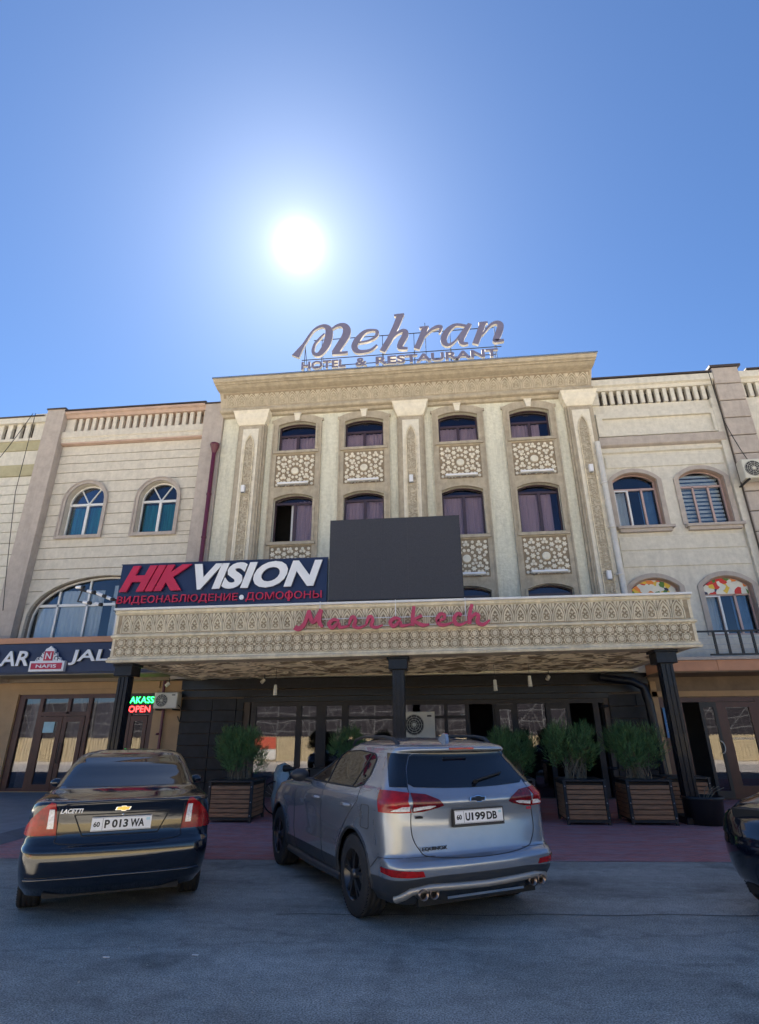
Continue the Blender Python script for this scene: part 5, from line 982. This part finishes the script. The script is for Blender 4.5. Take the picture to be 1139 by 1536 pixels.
def number_plate(parent, x, zc, parts, tilt, frame=True):
    g = G(); Q = lambda y, z: (x+tilt*(z-zc), y, z)
    def slab(y0, y1, z0, z1, d0, d1):
        gg = G(); v = [(Q(y, z)[0]-d, y, z) for d in (d1, d0) for y, z in ((y0, z0), (y1, z0), (y1, z1), (y0, z1))]; gg.add(v, [(0, 1, 2, 3), (7, 6, 5, 4), (0, 4, 5, 1), (1, 5, 6, 2), (2, 6, 7, 3), (3, 7, 4, 0)]); return fix(gg)
    p = put('number_plate', slab(-.262, .262, zc-.058, zc+.058, -.03, .008), 'plate', parent)
    if frame: put('plate_frame', slab(-.275, .275, zc-.085, zc+.07, -.04, .005), 'blackm', parent)
    for tx, a, b, z0, z1 in parts: flatglyph(p, 'characters', tx, a, b, zc+z0, zc+z1, x+tilt*z0-.0082, 'seal', .034, 0, tilt, .0012)
    g = G(); [g.add([(x-.0085+tilt*(z-zc), y, z) for y, z in q], [(0, 1, 2, 3)]) for q in ([(.165, zc-.05), (.168, zc-.05), (.168, zc+.05), (.165, zc+.05)], [(.255, zc-.054), (-.255, zc-.054), (-.255, zc-.0515), (.255, zc-.0515)], [(.255, zc+.0515), (-.255, zc+.0515), (-.255, zc+.054), (.255, zc+.054)])]; put('border', g, 'seal', p)
    g = G(); g.add([(x-.0086+tilt*(z-zc), y, z) for y, z in ((-.215, zc+.018), (-.248, zc+.018), (-.248, zc+.04), (-.215, zc+.04))], [(0, 1, 2, 3)]); put('flag', g, 'paper', p); return p
def bowtie(parent, x, zc, w, m1, m2, tilt=0):
    h = w*.34; a, b = w/2, h/2; c, d = w*.17, h*.32; sk = h*.25
    pts = [(a+sk*.0, d), (c, d), (c, b), (-c, b), (-c, d), (-a, d), (-a-sk, -d), (-c, -d), (-c, -b), (c, -b), (c, -d), (a-sk, -d)]
    for s, m, dd in ((1.0, m2, .004), (.78, m1, .009)):
        g = G().prism([(-p[0]*(s if s == 1 else .86), p[1]*s) for p in pts], -dd, .01); g.v = [(x+v[1]+tilt*v[2], v[0], v[2]+zc) for v in g.v]; put('badge', fix(g), m, parent)
def finish(bm, parent, name, mats):
    me = bpy.data.meshes.new(name); bm.to_mesh(me); bm.free()
    o = put(name, (me, (0, 0, 0)), mats, parent); return o
HEAD = R(90+30.6)
# ---------------------------------------------------------------- silver crossover
suv = thing('parked_car', 'silver-grey crossover car parked at an angle, seen from behind, in the middle', 'car', (0, 0, 0))
WR = .365
keys = [(.23, -.80, 3.45, .82, .22, .25, .10, .3), (.32, -.88, 3.55, .885, .22, .28, .12, .3), (.42, -.945, 3.6, .905, .20, .28, .12, .3), (.54, -.965, 3.62, .915, .20, .28, .12, .3), (.585, -.945, 3.62, .915, .20, .28, .12, .3), (.62, -.88, 3.62, .915, .20, .30, .10, .3), (.74, -.855, 3.6, .918, .20, .30, .09, .3),
        (.90, -.835, 3.5, .92, .18, .30, .09, .3), (1.02, -.855, 3.3, .912, .17, .30, .12, .3), (1.055, -.875, 3.15, .905, .17, .30, .12, .3), (1.09, -.87, 2.75, .895, .17, .30, .11, .3), (1.14, -.83, 2.1, .868, .16, .30, .10, .2), (1.19, -.78, 1.95, .835, .15, .28, .09, .2), (1.32, -.67, 1.62, .765, .14, .25, .08, .15),
        (1.45, -.57, 1.30, .695, .13, .24, .08, .1), (1.505, -.56, 1.17, .665, .12, .22, .09, .1), (1.53, -.625, 1.10, .65, .12, .2, .12, .1), (1.56, -.62, 1.02, .63, .12, .2, .12, .1), (1.59, -.52, .95, .585, .12, .2, .12, .1), (1.625, -.30, .82, .47, .12, .2, .10, .1), (1.65, 0, .62, .28, .1, .12, .05, .1), (1.658, .2, .5, .08, .03, .05, .01, .05)]
bm = car_shell(keys, [(0, WR, WR), (2.725, WR, WR)], .022)
bvh = BVHTree.FromBMesh(bm)
rearwin = spl([(-.60, 1.20), (-.3, 1.185), (0, 1.18), (.3, 1.185), (.60, 1.20)], 2)+[(.645, 1.23), (.60, 1.36), (.535, 1.47), (.50, 1.497), (.25, 1.505), (-.25, 1.505), (-.50, 1.497), (-.535, 1.47), (-.60, 1.36), (-.645, 1.23)]
lift(bm, cut(bm, rearwin, 'x', -1, .2), .004, 'rear_window', 'carglass', suv)
for s, sd in ((1, 'left'), (-1, 'right')):
    f_ = (lambda p: p) if s == 1 else mir
    # rear lamps: outer part on the body, inner part on the tailgate
    for poly, m in (([(.66, .985), (.70, 1.085), (.665, 1.15), (.80, 1.17), (.935, 1.165), (.90, 1.09), (.885, .985)], 'lightred'), ([(.655, .985), (.655, 1.15), (.52, 1.135), (.40, 1.085), (.36, 1.045), (.44, 1.015), (.56, .99)], 'lightred2')):
        lamp = lift(bm, cut(bm, f_(poly), 'x', -1, .3, ((-.58, .985), (-.50, 1.165))), .012, 'tail_lamp', m, suv)
    for poly, m in (([(.645, 1.0), (.645, 1.035), (.50, 1.048), (.44, 1.045), (.50, 1.02)], 'lightwhite'), ([(.68, 1.0), (.68, 1.045), (.75, 1.045), (.83, 1.0)], 'lightwhite')): lift(bm, cut(bm, f_(poly), 'x', -1, .3), .016, 'reversing_lamp', m, suv)
    lift(bm, cut(bm, f_([(.60, .475), (.62, .52), (.90, .535), (.905, .50), (.85, .475)]), 'x', -1, .3, ((-.62, .4), (-.62, .6))), .01, 'reflector', 'lightred', suv)
    # side glass
    side = [(1.72, 1.165), (1.0, 1.16), (.1, 1.165), (-.06, 1.20), (-.12, 1.29), (-.09, 1.44), (.0, 1.485), (.4, 1.51), (.85, 1.495), (1.15, 1.42), (1.45, 1.29)]
    sf = cut(bm, side, 'y', s); lift(bm, sf, .003, 'side_window', 'carglass', suv)
    qf = cut(bm, f_([(.652, 1.20), (.648, 1.23), (.605, 1.36), (.54, 1.47), (.50, 1.50), (.95, 1.515), (.99, 1.205)]), 'x', -1, .3, ((-.60, 1.205), (-.26, 1.51))); lift(bm, [f for f in qf if f.calc_center_median().y*s > .3], .0035, 'quarter_window', 'carglass', suv)
    # wheel openings
    for wx in (0, 2.725): bmesh.ops.delete(bm, geom=cut(bm, [(wx+(WR+.045)*cos(a), WR+.015+(WR+.045)*sin(a)) for a in [2*pi*k/28 for k in range(28)]], 'y', s), context='FACES')
# dark lower cladding
fs = cut(bm, [(-.93, .44), (-.5, .46), (0, .42), (.93, .44), (.93, .1), (-.93, .1)][0:1]+[(-.45, .475), (.45, .475), (.93, .44), (.93, .1), (-.93, .1)], 'x', -1, .1)
for f in fs: f.material_index = 1
for s in (1, -1):
    for f in cut(bm, [(-1, .44), (-.38, .44), (3.5, .44), (3.5, .1), (-1, .1)], 'y', s): f.material_index = 1
bvh2 = BVHTree.FromBMesh(bm)
finish(bm, suv, 'body', ['silver', 'cladding'])
def SM(p, r, par): put('seam', G().tube(p, r, 5), 'seal', par)
SM(onto(bvh, spl([(.665, .985), (.665, .80), (.61, .68), (.50, .615), (0, .59), (-.50, .615), (-.61, .68), (-.665, .80), (-.665, .985)], 4), 'x', -1, .0005), .0045, suv)
for s in (1, -1):
    SM(onto(bvh, [(s*.665, 1.16), (s*.655, 1.24), (s*.60, 1.38), (s*.53, 1.50)], 'x', -1, .0005), .004, suv)
    for ln in ([(.95, 1.155), (.97, .8), (.93, .42), (.86, .30)], [(2.0, 1.0), (2.02, .6), (1.98, .42), (1.9, .30)], [(-.05, 1.19), (-.07, 1.05), (.18, .86), (.38, .66), (.45, .5), (.46, .33)], [(-.17, .83), (-.17, 1.0), (-.19, 1.02), (-.33, 1.02), (-.35, 1.0), (-.35, .83), (-.33, .81), (-.19, .81), (-.17, .83)], [(-.86, .62), (-.55, .60), (-.42, .5)]):
        if s == -1 and ln[0][0] == -.17: continue
        SM(onto(bvh, ln, 'y', s, .0005, .03), .0035, suv)
    for ln in ([(1.74, 1.158), (.95, 1.152), (.1, 1.157), (-.07, 1.195), (-.13, 1.29), (-.10, 1.445), (0, 1.492), (.4, 1.518), (.86, 1.503), (1.17, 1.425), (1.5, 1.28), (1.74, 1.158)], [(.92, 1.16), (.98, 1.49)], [(.16, 1.16), (.05, 1.49)]): SM(onto(bvh, ln, 'y', s, .003, .03), .009 if len(ln) == 2 else .007, suv)
for s in (1, -1):
    for x in (.95+.16, .95-.77):
        h = onto(bvh, [(x, .985)], 'y', s, 0) ; hh = Vector(h[0]); o = put('door_handle', fix(G().tube([hh+Vector((-.09, s*.005, 0)), hh+Vector((-.07, s*.035, .004)), hh+Vector((.07, s*.035, .004)), hh+Vector((.09, s*.005, 0))], [.014, .018, .018, .014], 8)), 'silver', suv)
    for wx in (0, 2.725):
        q = [(wx+(WR+.045)*cos(a), WR+.015+(WR+.045)*sin(a)) for a in [pi*k/22-.12 for k in range(25)]]; put('arch_trim', G().tube(onto(bvh, q, 'y', s, -.004, 1), .016, 6), 'cladding', suv)
        rim_wheel(suv, wx, s*(.79), WR, .235, s, 5, 'wheelm')
    put('sill', fix(G().tube([(.40, s*.86, .27), (1.3, s*.875, .26), (2.3, s*.86, .27)], .045, 8)), 'cladding', suv)
    put('roof_rail', G().tube([(-.32, s*.545, 1.585), (-.22, s*.555, 1.64), (.0, s*.56, 1.665), (.6, s*.55, 1.665), (.9, s*.53, 1.63), (1.0, s*.52, 1.57)], [.02, .022, .018, .018, .02, .015], 8), 'blackm', suv)
    mirr = fix(G().tube([(1.50, s*.84, 1.14), (1.52, s*.93, 1.16), (1.54, s*1.0, 1.19)], [.03, .03, .03], 8)); mg = G(); mg.lathe([(0, -.09), (.06, -.085), (.095, -.04), (.10, .02), (.06, .07), (0, .085)], (0, 0, 0), 'x', 16); mg.v = [(1.55+v[0]*.8, s*1.0+v[1]*1.15, 1.21+v[2]*.8) for v in mg.v]; o = put('wing_mirror', fix(mg), 'cladding', suv); put('mirror_arm', mirr, 'cladding', o)
    for k in (0, 1): put('exhaust_tip', G().lathe([(.030, .05), (.043, .05), (.045, -.0), (.045, -.06), (.038, -.065), (.036, 0), (.03, .05)], (-.86, s*(.52+.10*k), .335), 'x', 20), 'tip', suv); put('exhaust_bore', G().lathe([(0, 0), (.036, 0)], (-.86, s*(.52+.10*k), .335), 'x', 16), 'seal', suv)
g = G().tube(onto(bvh, [(.78, .28), (.70, .36), (.55, .385), (0, .37), (-.55, .385), (-.70, .36), (-.78, .28)], 'x', -1, .004), .034, 8); put('skid_trim', g, 'skid', suv)
put('lower_trim', fix(G().box(-.93, -.90, -.40, .40, .285, .305)), 'chrome', suv)
put('spoiler_trim', G().tube(onto(bvh, [(.52, 1.512), (0, 1.518), (-.52, 1.512)], 'x', -1, -.006), .014, 6), 'blackm', suv); put('brake_lamp', fix(G().box(-.636, -.60, -.14, .14, 1.536, 1.555)), 'lightred', suv)
g = G().tube([(-.30, 0, 1.62), (-.26, 0, 1.66), (-.22, 0, 1.62)], .02, 6); put('shark_fin', fix(G().prism([(-.36, 1.60), (-.34, 1.69), (-.30, 1.70), (-.16, 1.63), (-.14, 1.60)], -.018, .018)), 'silver', suv)
w = onto(bvh, [(-.05, 1.225), (-.40, 1.29)], 'x', -1, .02, .05); put('wiper', G().tube(w, .011, 6).tube([w[0], Vector(w[0])+Vector((-.01, 0, -.01))], .028, 10), 'seal', suv)
number_plate(suv, -.875, .93, [('60', .245, .19, -.022, .022), ('U', .15, .10, -.035, .035), ('199', .085, -.065, -.035, .035), ('DB', -.08, -.195, -.035, .035)], .06)
bowtie(suv, -.885, 1.085, .17, 'seal', 'chrome', .3); flatglyph(suv, 'lettering', 'EQUINOX', .60, .35, .665, .70, -.865, 'seal', .005, .0, 0, .01); flatglyph(suv, 'lettering', 'AWD', .635, .565, .935, .955, -.815, 'seal', .02, 0, 0, .02); flatglyph(suv, 'lettering', 'RS', -.60, -.66, .95, .975, -.79, 'red', .02, .2, 0, .02)
und = G().box(-.80, 3.4, -.62, .62, .22, .55).box(.45, 2.25, -.84, .84, .22, .5).box(-.8, 3.3, -.6, .6, .5, 1.0); put('underbody', und, 'seal', suv)
suv.location = (-.112, 6.49, 0); suv.rotation_euler.z = R(121.3); suv.scale = (.925, 1.0, .915)
# ---------------------------------------------------------------- black sedans
def sedan(label, loc, rz, detail=True):
    t = thing('parked_car', label, 'car', (0, 0, 0)); WR = .31
    keys = [(.22, -.82, 3.3, .78, .22, .25, .10, .3), (.30, -.92, 3.40, .83, .22, .28, .13, .3), (.40, -.965, 3.45, .85, .20, .28, .13, .3), (.52, -.985, 3.47, .8625, .20, .28, .13, .3), (.60, -.975, 3.47, .8625, .2, .28, .13, .3), (.635, -.93, 3.46, .8625, .2, .30, .12, .3), (.70, -.895, 3.44, .8625, .2, .30, .11, .3), (.82, -.885, 3.36, .858, .19, .30, .11, .3),
            (.92, -.895, 3.1, .845, .18, .30, .11, .3), (.975, -.915, 2.75, .825, .18, .3, .11, .25), (1.0, -.90, 2.4, .805, .18, .3, .11, .2), (1.015, -.72, 2.15, .785, .2, .25, .12, .2), (1.03, -.40, 2.02, .755, .2, .22, .12, .2), (1.06, -.16, 1.93, .725, .16, .2, .10, .2), (1.16, .06, 1.74, .685, .14, .2, .09, .15),
            (1.28, .30, 1.50, .63, .14, .2, .08, .1), (1.36, .50, 1.32, .575, .13, .2, .07, .1), (1.395, .62, 1.22, .52, .12, .18, .06, .1), (1.425, .80, 1.12, .38, .1, .12, .05, .1), (1.437, .92, 1.02, .12, .04, .05, .01, .05)]
    bm = car_shell(keys, [(0, WR, WR), (2.6, WR, WR)], .018); bvh = BVHTree.FromBMesh(bm)
    rw_ = [(-.60, 1.075), (0, 1.07), (.60, 1.075), (.615, 1.09), (.56, 1.26), (.49, 1.365), (0, 1.385), (-.49, 1.365), (-.56, 1.26), (-.615, 1.09)]
    lift(bm, cut(bm, rw_, 'x', -1, 1.1), .004, 'rear_window', 'carglass', t)
    lift(bm, cut(bm, [(-.62, 1.07), (.62, 1.07), (.50, 1.37), (-.50, 1.37)], 'x', 1, 1.2), .004, 'windscreen', 'carglass', t)
    for s in (1, -1):
        f_ = (lambda p: p) if s == 1 else mir
        for poly, m, o in (([(.545, .715), (.555, .80), (.59, .985), (.63, .99), (.70, .945), (.775, .86), (.835, .76), (.845, .715)], 'lightred', .010), ([(.555, .722), (.558, .79), (.68, .80), (.80, .785), (.832, .735), (.83, .722)], 'lightamber', .013), ([(.578, .77), (.592, .94), (.635, .94), (.632, .77)], 'lightwhite', .016)):
            lift(bm, cut(bm, f_(poly), 'x', -1, .3, ((-.60, .7), (-.66, 1.0))), o, 'tail_lamp', m, t)
        lift(bm, cut(bm, f_([(.45, .66), (.50, .80), (.72, .86), (.86, .84), (.86, .70)]), 'x', 1, 2.9), .008, 'headlight', 'lightwhite' if detail else 'carglass', t)
        lift(bm, cut(bm, [(1.80, 1.06), (.95, 1.05), (.05, 1.06), (-.02, 1.10), (.16, 1.22), (.42, 1.335), (.75, 1.375), (1.15, 1.35), (1.42, 1.25)], 'y', s), .003, 'side_window', 'carglass', t)
        for wx in (0, 2.6): bmesh.ops.delete(bm, geom=cut(bm, [(wx+(WR+.04)*cos(a), WR+.01+(WR+.04)*sin(a)) for a in [2*pi*k/24 for k in range(24)]], 'y', s), context='FACES')
    finish(bm, t, 'body', ['blackp'])
    g = G(); SM(onto(bvh, spl([(.56, .99), (.545, .72), (.50, .645), (0, .635), (-.50, .645), (-.545, .72), (-.56, .99)], 4), 'x', -1, .0005), .004, t)
    SM(onto(bvh, [(.42, .88), (-.42, .88), (-.33, .70), (.33, .70), (.42, .88)], 'x', -1, -.001), .006, t)
    for s in (1, -1):
        for ln in ([(.95, 1.05), (.97, .8), (.93, .42), (.86, .30)], [(1.9, .95), (1.95, .6), (1.9, .42), (1.8, .30)], [(-.0, 1.08), (-.02, .95), (.22, .80), (.38, .6), (.42, .4)]): SM(onto(bvh, ln, 'y', s, .0005, .03), .0035, t)
        SM(onto(bvh, [(.93, 1.06), (1.0, 1.37)], 'y', s, .003, .03), .009, t)
        for wx in (0, 2.6): rim_wheel(t, wx, s*.745, WR, .20, s, 5, 'steel')
        mg = G(); mg.lathe([(0, -.08), (.055, -.075), (.085, -.03), (.09, .02), (.05, .06), (0, .07)], (0, 0, 0), 'x', 14); mg.v = [(1.62+v[0]*.7, s*.85+v[1]*.9, 1.03+v[2]*.6) for v in mg.v]; put('wing_mirror', fix(mg), 'blackp', t)
        for x in (1.08, .12): hh = Vector(onto(bvh, [(x, .88)], 'y', s, 0)[0]); put('door_handle', fix(G().tube([hh+Vector((-.09, 0, 0)), hh+Vector((-.07, s*.03, 0)), hh+Vector((.07, s*.03, 0)), hh+Vector((.09, 0, 0))], .014, 8)), 'blackp', t)
    if detail:
        number_plate(t, -.905, .795, [('60', .245, .19, -.022, .022), ('P', .15, .105, -.035, .035), ('013', .085, -.055, -.035, .035), ('WA', -.075, -.20, -.035, .035)], .02, False)
        bowtie(t, -.915, .925, .13, 'goldb', 'chrome', -.1); flatglyph(t, 'lettering', 'LACETTI', .54, .35, .900, .94, -.905, 'white_l', .03, .25, -.1, .012); put('lock', G().lathe([(0, -.006), (.011, -.004), (.011, .01)], (-.905, 0, .872), 'x', 10), 'chrome', t)
        put('lower_strip', G().tube(onto(bvh, [(.74, .365), (0, .375), (-.74, .365)], 'x', -1, .004), .016, 6), 'blackp', t)
        put('trunk_lip', fix(G().tube(onto(bvh, [(.50, .985), (0, .99), (-.50, .985)], 'x', -1, .002), [.010]+[.014]*23+[.012]*200 if False else .014, 6)), 'blackp', t)
    put('underbody', G().box(-.8, 3.3, -.58, .58, .2, .9).box(.4, 2.2, -.80, .80, .2, .45), 'seal', t); t.location = loc; t.rotation_euler.z = rz; t.scale = (.92, 1, .975); return t
sedan('black sedan seen from behind with wrapping red tail lamps, on the left', (-3.465, 6.455, 0), R(117.9))
sedan('glossy black car cut off by the right edge of the picture', (5.55, 7.55, 0), R(-90-55), False)
